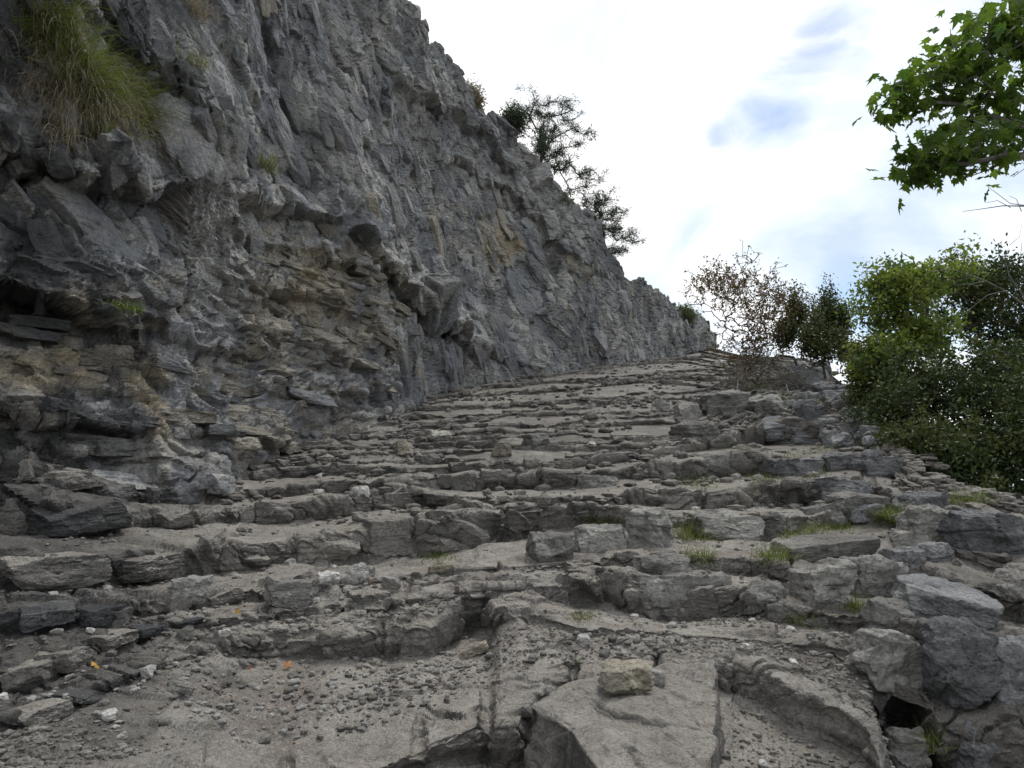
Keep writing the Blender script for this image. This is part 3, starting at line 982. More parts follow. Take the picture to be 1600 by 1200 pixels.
crest_zone = sstep(np.concatenate([np.linspace(-.06, 1, NR - 22), np.ones(22)])[:, None] * np.ones(nC), .80, 1.0) * sstep(cpx, 560, 700)
foot = sstep(np.arange(NR), -60, 25)[:, None]
dd = (mac + .13 * big - .07 * (1 - sstep(eb, 0, .05)) * (.5 + vnoise(S, H, S * 0, 9))) * foot
dd = blur(dd, 2, 2)
tcx, tcy = -Xc / np.hypot(Xc, Yc), -Yc / np.hypot(Xc, Yc)
ndx, ndy = nx + .55 * tcx, ny + .55 * tcy
ndl = np.hypot(ndx, ndy); ndx /= ndl; ndy /= ndl
CP = np.stack([Xc + ndx * dd, Yc + ndy * dd, Zc + .12 * dd + crest_zone * .18 * big], -1)
CP, (dd, wu, wv, S2, flat, crv, crest_zone, wx, wy, cpx, cpy, ibig) = spread_columns(CP, [dd, wu, wv, S, flat, crv, crest_zone, wx, wy, cpx, cpy, ibig], 29, nC, .5)
# second relief, on the surface the first one made
nv2 = smooth_normals(CP, 4, 4)
if (nv2[..., 0] * nx + nv2[..., 1] * ny).mean() < 0: nv2 = -nv2
m_ = flat > .5
u2 = wu + .9 * dd; v2 = wv - .7 * dd
ru = u2 * math.cos(th) + v2 * math.sin(th); rv = -u2 * math.sin(th) + v2 * math.cos(th)
a2, ea2, ia2 = facet(u2 * 3.6, v2 * 9, 503)
b2, eb2, ib2 = facet(ru * 4.4, rv * 2.6, 504)
med = np.where(m_, a2, b2); em = np.where(m_, ea2, eb2)
a3, ea3, _ = facet(ru * 11, rv * 9, 505)
a4, ea4, _ = facet(u2 * 28, v2 * 28, 506)
Xd, Yd_, Zd = CP[..., 0], CP[..., 1], CP[..., 2]
med = med * sstep(em, 0, .10); a3 = a3 * sstep(ea3, 0, .22); a4 = a4 * sstep(ea4, 0, .4)
d2 = .065 * med * (1 + .3 * crv) + .024 * a3 * (1 + .5 * crv) + .010 * a4
d2 -= .050 * (1 - sstep(em, 0, .06)) * sstep(vnoise(u2 * 1.1, v2 * 1.1, u2 * 0, 77), -.3, .3) + .012 * (1 - sstep(ea3, 0, .08))
d2 += (.045 * vnoise(Xd * .6, Yd_ * .6, v2 * 9, 511) + .022 * vnoise(Xd * 1.2, Yd_ * 1.2, v2 * 24, 512)) * (.12 + flat)
d2 += .024 * fbm(Xd, Yd_, Zd, 3, 6, 520, .5)
d2 *= foot
CP = CP + nv2 * d2[..., None]
CP[..., 2] += crest_zone * (.16 * med + .05 * a3)
CVx, CVy, CVz = CP[..., 0], CP[..., 1], CP[..., 2]
V = CP.reshape(-1, 3); Q = grid_faces(NR, nC)
nr_ = grid_normals(CP)
if (nr_[..., 0] * nx + nr_[..., 1] * ny).mean() < 0: Q = Q[:, ::-1]
Xc, Yc0, Zc = CVx, Yc, CVz
warm = .15 + .30 * flat + .25 * fbm(CVx, CVy, CVz, .7, 3, 530)
for (x, y, rx, ry, w) in ((235, 640, 26, 40, 1.2), (790, 380, 40, 25, .9), (740, 330, 60, 60, .25), (140, 340, 40, 40, .5), (480, 450, 90, 90, .45), (120, 570, 150, 45, .5), (640, 380, 60, 80, .1), (930, 470, 50, 50, .2)):
    warm += w * np.exp(-((wx - x) / rx) ** 2 - ((wy - y) / ry) ** 2)
stain_shade = -.35 + 1.15 * sstep(cpx, 420, 60) + .60 * fbm(CVx, CVy, CVz, .6, 3, 540)  # black stains, plus overhang shade painted in towards the left
for (x, y, rx, ry, w) in ((60, 430, 130, 70, 1.2), (120, 690, 120, 35, 1.3), (60, 330, 70, 70, .8), (430, 120, 50, 160, .5), (560, 430, 60, 40, .5), (270, 430, 70, 60, .4), (60, 250, 90, 50, .7), (420, 400, 60, 50, -.6), (480, 500, 80, 70, -.7), (700, 400, 120, 120, -.35), (250, 60, 90, 60, -.6)):  # positive patches on the left overhangs and recesses paint their shade with the stains
    stain_shade += w * np.exp(-((wx - x) / rx) ** 2 - ((wy - y) / ry) ** 2)
cattr = {'tint': (.62 * rnd(ibig, 5) + .38 * rnd(np.where(m_, ia2, ib2), 6)).ravel(), 'warm': warm.ravel(), 'stain_shade': stain_shade.ravel(), 'dirt': np.zeros(V.shape[0]), 'moss': (.6 * flat * sstep(cpx, 400, 100)).ravel()}
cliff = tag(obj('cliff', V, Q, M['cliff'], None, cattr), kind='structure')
vpx, vpy = to_px(CVx, CVy, CVz)
NS = smooth_normals(blur(CP, 6, 6), 10, 10)
if (NS[..., 0] * nx + NS[..., 1] * ny).mean() < 0: NS = -NS
stain_shade2 = stain_shade; warm2 = warm
rc = np.random.RandomState(12)


def cliff_blocks(n_want, wlo, whi, gap, jmin=29, tries=40000, imax=NR - 14, noflat=False):
    out = []; acc = np.zeros((0, 3)); rad = np.zeros(0)
    for _ in range(tries):
        if len(out) >= n_want: break
        i = rc.randint(16, imax); j = rc.randint(jmin, nC - 4)
        px_, py_ = vpx[i, j], vpy[i, j]
        if not (-60 < px_ < 1090 and -60 < py_ < 780): continue
        if (25 < px_ < 275 and py_ < 235 and abs(py_ - (20 + (px_ - 40) * .75)) < 75) or (250 < px_ < 385 and 265 < py_ < 420): continue
        p = CP[i, j]; fl = flat[i, j]
        if noflat and fl > .5: continue
        Yd = p[1]
        w_ = rc.uniform(wlo, whi) * (.75 + .045 * Yd) * (1 - .55 * float(sstep(px_, 780, 1060)))
        if acc.shape[0]:
            if (np.linalg.norm(acc - p, axis=1) < (rad + w_ * .5) * gap).any(): continue
        up = i > NR - 110 and px_ > 560
        if fl > .5:
            dims = [w_ * rc.uniform(1.0, 1.7), w_ * .6, w_ * rc.uniform(.22, .38)]; roll = rc.uniform(.06, .18)
        elif up:
            dims = [w_ * rc.uniform(.7, 1.1), w_ * .8, w_ * rc.uniform(.35, .6)]; roll = rc.uniform(-.1, .5)
        else:
            dims = [w_ * rc.uniform(1.0, 1.6), w_ * .6, w_ * rc.uniform(.45, .8)]; roll = rc.uniform(.5, 1.25)
        n_ = NS[i, j]
        nh = np.array([n_[0], n_[1], n_[2] * .5]); nh /= np.linalg.norm(nh)
        t_ = np.cross(nh, [0, 0, 1.]); t_ /= np.linalg.norm(t_)
        if t_[1] < 0: t_ = -t_
        u_ = np.cross(t_, -nh)
        if u_[2] < 0: u_ = -u_
        R3 = frame(t_, np.cross(u_, t_), u_, rc.uniform(-.07, .07), roll + rc.uniform(-.07, .07), rc.uniform(-.10, .10))
        pro = rc.uniform(.01, .14 if not fl > .5 else .30) * dims[2] + (.10 * dims[2] if up else 0)
        c_ = p + nh * (pro - dims[1] / 2)
        out.append((c_, R3, dims, rc.rand(), float(warm2[i, j]), float(stain_shade2[i, j]), w_ / Yd))
        acc = np.vstack([acc, p]); rad = np.append(rad, w_ * .5)
    return out


bigs = cliff_blocks(40, .62, .95, .85, noflat=True) + cliff_blocks(125, .30, .55, .95, noflat=True)
for (c_, R3, dims, ti, wa, st_, _) in bigs:
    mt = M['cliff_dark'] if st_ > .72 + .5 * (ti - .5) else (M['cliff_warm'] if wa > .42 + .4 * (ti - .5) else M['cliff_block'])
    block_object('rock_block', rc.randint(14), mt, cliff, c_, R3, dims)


def beds():
    """thin flat beds in the lower left of the wall, laid course by course"""
    out = []
    Scol = S[0]; hL = .15
    WV = wv_flat
    v = 0.2; L = 0
    while v < 6.2:
        hL = .07 + .13 * rc.rand() ** 1.3
        x = Scol[29]; lay = rc.uniform(-.05, .05)
        while x < Scol[-1]:
            w_ = hL * rc.uniform(1.5, 6.0)
            j = int(np.searchsorted(Scol, x + w_ / 2))
            if j >= nC - 2: break
            i = int(np.argmin(np.abs(WV[:NR - 24, j] - v)))
            x += w_ * rc.uniform(.95, 1.15)
            if flat[i, j] < .45 or i < 4 or rc.rand() < .16: continue
            px_, py_ = vpx[i, j], vpy[i, j]
            if not (-60 < px_ < 1000 and -60 < py_ < 800): continue
            p = CP[i, j]; n_ = NS[i, j]
            nh = np.array([n_[0], n_[1], n_[2] * .15]); nh /= np.linalg.norm(nh)
            t_ = np.cross(nh, [0, 0, 1.]); t_ /= np.linalg.norm(t_)
            if t_[1] < 0: t_ = -t_
            u_ = np.cross(t_, -nh); u_ = u_ if u_[2] > 0 else -u_
            R3 = frame(t_, np.cross(u_, t_), u_, rc.uniform(-.05, .05), .03 + rc.uniform(-.04, .04), rc.uniform(-.12, .12))
            dims = [w_, max(.16, w_ * .5), hL * rc.uniform(.85, 1.02)]
            pro = .03 + lay + .05 * float(vnoise(np.array([x * 1.3]), np.array([L * .8]), np.array([0.]), 61)[0]) + rc.uniform(-.015, .02)
            out.append((p + nh * (pro - dims[1] / 2), R3, dims, rc.rand(), float(warm2[i, j]), float(stain_shade2[i, j]), w_ / p[1]))
        v += hL; L += 1
    return out


bd = beds()
bd.sort(key=lambda q: -q[6])
for (c_, R3, dims, ti, wa, st_, _) in bd[:130]:
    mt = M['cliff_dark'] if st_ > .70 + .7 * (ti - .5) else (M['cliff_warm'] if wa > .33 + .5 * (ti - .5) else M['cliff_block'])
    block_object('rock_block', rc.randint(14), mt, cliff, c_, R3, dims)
block_mass('thin_beds', [q[:6] for q in bd[130:]], M['cliff'], cliff, [block_variant(5200 + q, 3, (1.3, 1, .8), .5) for q in range(8)])
print('BEDS', len(bd))
sm = cliff_blocks(1300, .14, .34, .80, tries=16000, noflat=True)
block_mass('small_rock_blocks', [q[:6] for q in sm], M['cliff'], cliff)
print('CLIFF BLOCKS', len(bigs), len(sm))
cliff_bvh = BVHTree.FromPolygons([tuple(v) for v in V.tolist()], Q.tolist(), epsilon=0.0)


def hit_cliff(px, py):
    a, t = pix(px, py)
    dr = Vector((float(a), 1, float(t))).normalized()
    loc, n, i, dist = cliff_bvh.ray_cast(Vector((0, 0, CAMZ)), dr, 80)
    return loc, n

# ------------------------------------------------------------------ stones
def put_stone(name, box, mat, seed, label=None, cat=None, group=None, parent=None, deep=.8, tilt=(0, 0, 0), sink=.22, sub=None, boxy=.75, cuts=9, hk=.86, on=None, warm=0., stainv=0., moss=0.):
    x0, y0_, x1, y1 = box
    cxp = (x0 + x1) / 2
    loc, n = (on or hit)(cxp, y1 - (y1 - y0_) * .12)
    if loc is None: return None
    Yd = loc.y
    w = (x1 - x0) / F * Yd; h = (y1 - y0_) / F * Yd * hk
    dims = (w, w * deep, h * (1 + sink))
    if sub is None: sub = 6 if (x1 - x0) > 105 and name == 'boulder' else (5 if (x1 - x0) > 38 else 4 if (x1 - x0) > 20 else 3)
    v, f = stone(seed, dims, sub, boxy, cuts)
    v = rot(v, *[math.radians(t) for t in tilt])
    nv = len(v)
    c = Vector((loc.x, loc.y + w * deep * .40, loc.z + h * (1 + sink) * .5 - h * sink))
    # keep it centred on its place in the view
    o_ = obj(name, v, f, M[mat], parent, {'tint': np.full(nv, .5), 'warm': np.full(nv, warm), 'stain_shade': np.full(nv, stainv), 'dirt': np.zeros(nv), 'moss': np.full(nv, moss)})
    o_.location = c
    if parent is None: tag(o_, label, cat or 'stone', group)
    return o_


# embedded stones on the right: parts of the path
EMB = [((824, 832, 902, 886), 'loose'), ((898, 822, 984, 868), 'loose'), ((976, 794, 1070, 864), 'loose'), ((986, 896, 1158, 980), 'loose'),
       ((990, 866, 1084, 900), 'loose'), ((1110, 872, 1192, 898), 'loose'), ((1256, 882, 1354, 956), 'loose'), ((1334, 872, 1438, 942), 'loose'),
       ((1390, 856, 1458, 894), 'blue'), ((1076, 802, 1206, 848), 'loose'), ((1200, 798, 1262, 832), 'loose'), ((1256, 788, 1336, 820), 'loose'), ((1330, 786, 1390, 812), 'blue'),
       ((1180, 752, 1250, 796), 'loose'), ((1280, 744, 1384, 786), 'blue'), ((1074, 706, 1142, 750), 'loose'), ((1138, 704, 1210, 746), 'loose'),
       ((1184, 646, 1272, 682), 'blue'), ((1100, 606, 1190, 650), 'loose'), ((1170, 610, 1240, 650), 'loose'), ((1060, 655, 1130, 690), 'loose'), ((1055, 626, 1105, 660), 'loose'),
       ((1240, 960, 1300, 985), 'loose'), ((1205, 944, 1256, 972), 'loose'), ((1170, 915, 1240, 955), 'loose'), ((1360, 940, 1440, 985), 'loose'),
       ((1210, 712, 1300, 748), 'blue'), ((1290, 706, 1360, 738), 'blue'), ((1350, 712, 1420, 750), 'blue'), ((1410, 770, 1500, 800), 'blue'), ((1235, 660, 1340, 694), 'blue'),
       ((1430, 790, 1500, 850), 'loose'), ((1400, 830, 1470, 862), 'loose'), ((1440, 850, 1500, 880), 'blue'), ((1000, 730, 1062, 748), 'loose'), ((900, 742, 980, 764), 'loose'), ((1310, 770, 1400, 800), 'loose'),
       ((256, 905, 318, 942), 'loose'), ((282, 700, 352, 746), 'blue'), ((392, 905, 402, 912), 'loose'), ((1170, 760, 1190, 775), 'ochre')]
rs_ = random.Random(5)
for i, (bx_, mt) in enumerate(EMB):
    put_stone('stone', bx_, mt, 900 + i, parent=path, deep=rs_.uniform(.7, 1.0), tilt=(rs_.uniform(-6, 6), rs_.uniform(-6, 6), rs_.uniform(-14, 14)), sink=.4, sub=5 if bx_[2] - bx_[0] > 50 else 4, boxy=.9, cuts=8, stainv=.2, moss=.5)
# outcrop wall under the bushes, a steep pile of blocks
for i in range(46):
    px_ = rs_.uniform(1235, 1370); fr = rs_.random()
    top = np.interp(px_, [1235, 1270, 1340, 1370], [566, 556, 610, 650]); bot = np.interp(px_, [1235, 1370], [650, 715])
    py_ = top + (bot - top) * fr
    w_ = rs_.uniform(18, 46)
    put_stone('stone', (px_ - w_ / 2, py_ - w_ * .3, px_ + w_ / 2, py_ + w_ * .4), 'blue', 1000 + i, parent=path, tilt=(rs_.uniform(-15, 15), rs_.uniform(-15, 15), rs_.uniform(-40, 40)), sink=.3, sub=4, boxy=.85)

LOOSE = [
 ('boulder', (1486, 790, 1640, 880), 'blue', 'large dark grey boulder beside the shrubs at the right edge', 'boulder', dict(deep=.8, boxy=.5, stainv=.9, sink=.3)),
 ('stone_slab', (1430, 892, 1584, 985), 'blue', 'big bluish grey slab tilted over the gap right of the path', 'slab', dict(deep=.9, tilt=(10, 12, -12), boxy=.95, hk=.55)),
 ('boulder', (1466, 985, 1594, 1130), 'blue', 'rounded grey boulder with small pits below the tilted slab', 'boulder', dict(deep=.85, boxy=.22, cuts=6, sink=.0, hk=.85)),
 ('boulder', (1352, 980, 1456, 1088), 'loose', 'cracked leaning grey boulder above the dark gap', 'boulder', dict(deep=.9, boxy=.55, tilt=(0, 24, 15), hk=.75)),
 ('boulder', (1576, 890, 1700, 980), 'loose', 'grey pitted boulder behind the tilted slab at frame edge', 'boulder', dict(deep=.8, boxy=.6)),
 ('boulder', (1592, 1000, 1720, 1180), 'blue', 'dark boulder wedged against the right edge below the slab', 'boulder', dict(deep=.8, boxy=.6, stainv=.8)),
 ('rock', (1496, 1126, 1580, 1215), 'blue', 'broken grey rock under the rounded pitted boulder', 'rock', dict(deep=.8, boxy=.8)),
 ('rock', (1400, 1150, 1470, 1230), 'loose', 'low rubble rock at the bottom of the dark gap', 'rock', dict(deep=.8, boxy=.7)),
 ('stone_slab', (1222, 838, 1392, 880), 'loose', 'long flat pale grey slab lying on the grassy ledge', 'slab', dict(deep=.5, boxy=.95, sink=.1, tilt=(4, -3, 3))),
 ('stone', (938, 1036, 1028, 1094), 'ochre', 'flat ochre edged stone lying on the front rock block', 'stone', dict(deep=.75, boxy=.9, sink=.05, tilt=(6, 4, -12), hk=.7)),
 ('stone', (1018, 1050, 1044, 1076), 'pale', 'small pale chip touching the ochre edged stone', 'stone', dict(sink=.05)),
 ('stone', (540, 880, 584, 916), 'pale', 'brightest white angular stone on the middle tread', 'stone', dict(sink=.08, boxy=.8)),
 ('rock', (394, 904, 484, 956), 'loose', 'wide pale topped rock left of the white stones', 'rock', dict(sink=.1, deep=.7)),
 ('stone', (490, 896, 532, 922), 'pale', 'flattish grey white stone between wide rock and white stone', 'stone', dict(sink=.08)),
 ('stone', (594, 902, 626, 924), 'loose', 'small flat grey stone right of the white angular stone', 'stone', dict(sink=.08)),
 ('stone', (470, 918, 496, 938), 'pale', 'small pale stone against the wide pale topped rock', 'stone', dict(sink=.08)),
 ('stone', (440, 934, 484, 954), 'loose', 'thin flat chip in front of the wide pale topped rock', 'stone', dict(sink=.08, deep=.5)),
 ('stone', (614, 688, 642, 716), 'ochre', 'pale yellow block standing upright near the cliff foot', 'stone', dict(sink=.05, boxy=.9)),
 ('stone', (766, 690, 802, 718), 'ochre', 'yellowish grey angular stone in mid stairway', 'stone', dict(sink=.08)),
 ('stone', (658, 670, 704, 694), 'pale', 'wide pale stone with ochre patch near cliff foot', 'stone', dict(sink=.1, warm=.5)),
 ('rock', (812, 676, 870, 704), 'loose', 'wedge shaped grey rock right of the yellowish stone', 'rock', dict(sink=.1)),
 ('stone', (1022, 624, 1048, 646), 'pale', 'light oblong stone tilted up high on the stairway', 'stone', dict(sink=.05, tilt=(0, 25, 20))),
 ('stone', (714, 1002, 766, 1030), 'ochre', 'flat ochre stone leaning at the end of the ledge', 'stone', dict(sink=.05, deep=.5, hk=.6, tilt=(10, -20, 0))),
 ('stone', (902, 994, 924, 1010), 'pale', 'little white stone alone on the gravel below big block', 'stone', dict(sink=.08)),
 ('rock', (68, 694, 126, 722), 'loose', 'smooth cap shaped rock on the left ledge under the cliff', 'rock', dict(sink=.05, boxy=.4)),
 ('stone', (452, 850, 468, 864), 'pale', 'small white cobble stuck on the riser at left centre', 'stone', dict(sink=.1, boxy=.4)),
 ('stone', (546, 800, 572, 818), 'loose', 'rounded grey stone resting on the upper left tread', 'stone', dict(sink=.1)),
 ('stone', (544, 758, 574, 780), 'pale', 'light grey angular stone on the tread below the yellow block', 'stone', dict(sink=.1)),
 ('stone', (654, 708, 690, 728), 'loose', 'grey stone just right of the pale yellow block', 'stone', dict(sink=.1)),
 ('stone', (274, 982, 298, 1004), 'loose', 'triangular grey stone below the left strata', 'stone', dict(sink=.08)),
 ('stone', (214, 1042, 240, 1064), 'pale', 'pale blocky stone in the lower left rubble', 'stone', dict(sink=.08)),
 ('stone', (256, 1068, 300, 1088), 'loose', 'long bluish flat stone in the lower left rubble', 'stone', dict(sink=.05, deep=.5)),
 ('stone', (88, 1088, 118, 1106), 'pale', 'white flat stone at the far lower left', 'stone', dict(sink=.08)),
 ('stone', (338, 984, 358, 998), 'pale', 'whitish round stone at the left tip of the ledge', 'stone', dict(sink=.08, boxy=.4)),
 ('stone', (152, 1112, 180, 1130), 'pale', 'long white chip near bottom left corner', 'stone', dict(sink=.08)),
 ('rock', (150, 950, 200, 990), 'loose', 'square block fallen from the left strata', 'rock', dict(sink=.2, boxy=.95)),
 ('stone', (1098, 918, 1120, 932), 'loose', 'small grey stone on top of the big square block', 'stone', dict(sink=.1)),
 ('stone', (640, 894, 660, 906), 'loose', 'dark little stone on the earthy tread', 'stone', dict(sink=.08, stainv=.8)),
 ('stone', (668, 882, 716, 898), 'ochre', 'thin sandy flake at the foot of the long riser', 'stone', dict(sink=.05, deep=.4)),
 ('stone', (1116, 560, 1140, 574), 'pale', 'pale stone near the top beside the bare shrub', 'stone', dict(sink=.1)),
]
for i, (nm, bx_, mt, lab, ct_, kw) in enumerate(LOOSE):
    kw = dict(kw)
    if 'tilt' not in kw: kw['tilt'] = (rs_.uniform(-5, 5), rs_.uniform(-6, 6), rs_.uniform(-30, 30))
    put_stone(nm, bx_, mt, 1500 + i, lab, ct_, None, **kw)

# small chips: 110 one by one, thousands as stuff
tread = np.argwhere((rt[:, None] == 0) * np.ones(nA) * (np.abs(A) < .74)[None, :] * (GP[..., 1] < 21) > 0)
ris = np.random.RandomState(3)
chip_meshes = []
for s in range(5):
    v, f = stone(300 + s, (1, .8, .55), 3, .8, 7)
    nv = len(v)
    chip_meshes.append([np_mesh('chip', v, f, M[mt], {'tint': np.full(nv, .5), 'warm': np.zeros(nv), 'stain_shade': np.zeros(nv), 'dirt': np.zeros(nv), 'moss': np.zeros(nv)}) for mt in ('loose', 'pale')])
placed = 0
wgt = (GP[tread[:, 0], tread[:, 1], 1] < 8) / (GP[tread[:, 0], tread[:, 1], 1] ** 1.0)
wgt /= wgt.sum()
for q in ris.choice(len(tread), 230, False, wgt):
    i, j = tread[q]
    p = GP[i, j]
    px_, py_ = to_px(p[0], p[1], p[2])
    if not (0 < px_ < 1600 and 0 < py_ < 1200): continue
    sz = ris.uniform(11, 22) / F * p[1]
    left = px_ < 800
    me = chip_meshes[ris.randint(5)][int(ris.rand() < .55)]
    o = link(bpy.data.objects.new('stone_chip', me))
    o.location = (p[0], p[1], p[2] + sz * .12); o.scale = (sz, sz, sz)
    o.rotation_euler = (ris.uniform(-.3, .3), ris.uniform(-.3, .3), ris.uniform(0, 6.3))
    tag(o, 'small angular limestone chip lying loose on a gravelly tread', 'stone chip', 'stone chips scattered over the treads')

bv, bf = ico(1)
ov = np.array([(1, 0, 0), (-1, 0, 0), (0, 1, 0), (0, -1, 0), (0, 0, 1), (0, 0, -1.)])
of_ = np.array([(0, 2, 4), (2, 1, 4), (1, 3, 4), (3, 0, 4), (2, 0, 5), (1, 2, 5), (3, 1, 5), (0, 3, 5)])


def gravel(n, smin, smax, mat, seed, pw, rowsel=None, xlim=None, name='gravel', ymin=0., fine=False):
    bv, bf = (ov, of_) if fine else ico(1)
    r = np.random.RandomState(seed)
    w = 1 / (GP[tread[:, 0], tread[:, 1], 1] ** pw)
    if xlim is not None:
        pxx, _ = to_px(*[GP[tread[:, 0], tread[:, 1], c] for c in range(3)])
        w = w * (.25 + np.exp(-((pxx - xlim[0]) / xlim[1]) ** 2))
    w = w * (GP[tread[:, 0], tread[:, 1], 1] > ymin * (1 + .3 * r.rand(len(tread))))
    clump = np.clip(fbm(GP[tread[:, 0], tread[:, 1], 0], GP[tread[:, 0], tread[:, 1], 1], 0 * w, 1.8, 3, seed) + .35, .02, 2)
    w = w * clump; w /= w.sum()
    ch = r.choice(len(tread), n, True, w)
    Pq = GP[tread[ch, 0], tread[ch, 1]]
    vv = np.zeros((n, len(bv), 3)); sz = (smin + (smax - smin) * r.rand(n) ** 3)
    base = bv[None] * (1 + .45 * (r.rand(n, len(bv), 1) - .5)) * np.stack([np.ones(n), .5 + .5 * r.rand(n), .3 + .4 * r.rand(n)], -1)[:, None, :]
    an = r.rand(n) * 6.28
    ca_, sa_ = np.cos(an)[:, None], np.sin(an)[:, None]
    vv[..., 0] = base[..., 0] * ca_ - base[..., 1] * sa_; vv[..., 1] = base[..., 0] * sa_ + base[..., 1] * ca_; vv[..., 2] = base[..., 2]
    vv = vv * sz[:, None, None] + Pq[:, None, :] + np.array([0, 0, 1]) * sz[:, None, None] * .25 + (r.rand(n, 1, 3) - .5) * np.array([.02, .02, 0])
    ff = (bf[None] + (np.arange(n) * len(bv))[:, None, None]).reshape(-1, 3)
    nv = n * len(bv)
    o = obj(name, vv.reshape(-1, 3), ff, M[mat], None, {'tint': np.repeat(r.rand(n), len(bv)), 'warm': np.repeat(r.rand(n) * .3, len(bv)), 'stain_shade': np.zeros(nv), 'dirt': np.full(nv, .3), 'moss': np.zeros(nv)})
    return o


tag(gravel(26000, .0025, .014, 'path', 1, 2.0, fine=True), 'fine grey gravel spread over the treads of the path', 'gravel', kind='stuff')
tag(gravel(4200, .006, .024, 'path', 4, 1.2), 'small broken stones lying in the hollows of the near treads', 'rubble', kind='stuff')
tag(gravel(7500, .014, .085, 'path', 5, -1.1, ymin=4.9), 'broken grey rubble caught on the upper steps', 'rubble', kind='stuff')
tag(gravel(3000, .004, .024, 'pale', 2, 1.4, xlim=(350, 260)), 'pale limestone rubble spread across the lower left treads', 'gravel', kind='stuff')

# ------------------------------------------------------------------ plants


class Strips:
    """collects flat leaf-like pieces and tubes into numpy meshes"""
    def __init__(s): s.V = []; s.Q = []; s.T = []; s.n = 0

    def add(s, v, q, t):
        s.V.append(v); s.Q.append(q + s.n); s.T.append(t); s.n += len(v)

    def leaves(s, P, size, r, aspect=.5, droop=.0, var=.4, dirs=None, spread=1.0):
        n = len(P)
        d_ = r.normal(size=(n, 3)) * spread
        if dirs is not None: d_ += dirs
        d_[:, 2] -= droop
        d_ /= np.linalg.norm(d_, axis=1, keepdims=True) + 1e-9
        u_ = np.cross(d_, r.normal(size=(n, 3))); u_ /= np.linalg.norm(u_, axis=1, keepdims=True) + 1e-9
        w_ = np.cross(d_, u_)
        L_ = size * (1 + var * (r.rand(n) - .5) * 2)
        W = L_ * aspect * .5
        a = P; c = P + d_ * L_[:, None]; m = P + d_ * (L_ * .45)[:, None]
        b_ = m + u_ * W[:, None] + w_ * (W * .35)[:, None]; e_ = m - u_ * W[:, None] + w_ * (W * .35)[:, None]
        v = np.stack([a, b_, c, e_], 1).reshape(-1, 3)
        i = np.arange(n) * 4
        q = np.concatenate([np.stack([i, i + 1, i + 2], 1), np.stack([i, i + 2, i + 3], 1)])
        s.add(v, q, np.repeat(r.rand(n), 4))

    def blade(s, p, d0, L_, w, bend, r, seg=4):
        v = []; p = np.array(p, float); d_ = np.array(d0, float)
        side = np.cross(d_, r.normal(size=3)); side /= np.linalg.norm(side) + 1e-9
        for i in range(seg + 1):
            ww = w * (1 - i / (seg + .2))
            v += [p - side * ww, p + side * ww]
            p = p + d_ * L_ / seg; d_ = d_ + np.array(bend) / seg; d_ /= np.linalg.norm(d_)
        q = []
        for i in range(seg):
            k = i * 2; q += [(k, k + 1, k + 3), (k, k + 3, k + 2)]
        s.add(np.array(v), np.array(q), np.full(len(v), r.rand()))

    def tube(s, pts, rad, sides=5):
        pts = np.array(pts, float); n = len(pts)
        if n < 2: return
        d_ = np.gradient(pts, axis=0); d_ /= np.linalg.norm(d_, axis=1, keepdims=True) + 1e-9
        ref = np.where(np.abs(d_[:, 2:3]) > .9, np.array([[1., 0, 0]]), np.array([[0, 0, 1.]]))
        u_ = np.cross(d_, ref); u_ /= np.linalg.norm(u_, axis=1, keepdims=True) + 1e-9
        w_ = np.cross(d_, u_)
        an = np.arange(sides) / sides * 2 * np.pi
        v = pts[:, None] + np.array(rad)[:, None, None] * (np.cos(an)[None, :, None] * u_[:, None] + np.sin(an)[None, :, None] * w_[:, None])
        q = []
        for i in range(n - 1):
            for k in range(sides):
                a = i * sides + k; b_ = i * sides + (k + 1) % sides
                q += [(a, b_, b_ + sides), (a, b_ + sides, a + sides)]
        s.add(v.reshape(-1, 3), np.array(q), np.full(n * sides, .5))

    def build(s, name, mat, parent=None, origin=None):
        if not s.V: return None
        V_ = np.concatenate(s.V); 
        if origin is not None: V_ = V_ - np.array(origin)
        return obj(name, V_, np.concatenate(s.Q), M[mat], parent, {'tint': np.concatenate(s.T)})


def env_points(env, n, r, surf=.5):
    """random points in a union of ellipsoids given as (px, py, rx, ry, Y, dY)"""
    w = np.array([e[2] * e[3] for e in env], float); w /= w.sum()
    out = []
    for _ in range(n):
        e = env[r.choice(len(env), p=w)]
        d_ = r.normal(size=3); d_ /= np.linalg.norm(d_)
        d_ *= r.rand() ** surf * (1.0 + .38 * math.sin(3.1 * d_[0] * 2 + e[0]) * math.sin(2.7 * d_[2] * 2 + e[1] * .3) + .16 * r.normal())
        Yd = e[4] + d_[1] * e[5]
        p = pt(e[0], e[1], e[4])
        out.append((p.x + d_[0] * e[2] / F * e[4], Yd, p.z + d_[2] * e[3] / F * e[4]))
    return np.array(out)


def skeleton(base, pts, r, up=0.6, jit=.02, start=None):
    """greedy branching: each point joins the nearest node already grown"""
    nodes = [np.array(base, float)]; par = [-1]
    if start is not None:
        for q in start: nodes.append(np.array(q, float)); par.append(len(nodes) - 2)
    o_ = np.argsort(np.linalg.norm(pts - np.array(base), axis=1))
    arr = np.array(nodes)
    tips = []
    for i in o_:
        p = pts[i]
        dd_ = np.linalg.norm(arr - p, axis=1) + up * np.maximum(arr[:, 2] - p[2], 0)
        j = int(np.argmin(dd_))
        d_ = p - arr[j]; L_ = np.linalg.norm(d_)
        k = max(1, int(L_ / .18)); k = min(k, 5)
        prev = j
        for m in range(1, k + 1):
            q = arr[j] + d_ * m / k
            if m < k: q = q + r.normal(size=3) * jit * L_
            nodes.append(q); par.append(prev); prev = len(nodes) - 1
            arr = np.vstack([arr, q])
        tips.append(prev)
    return arr, np.array(par), tips


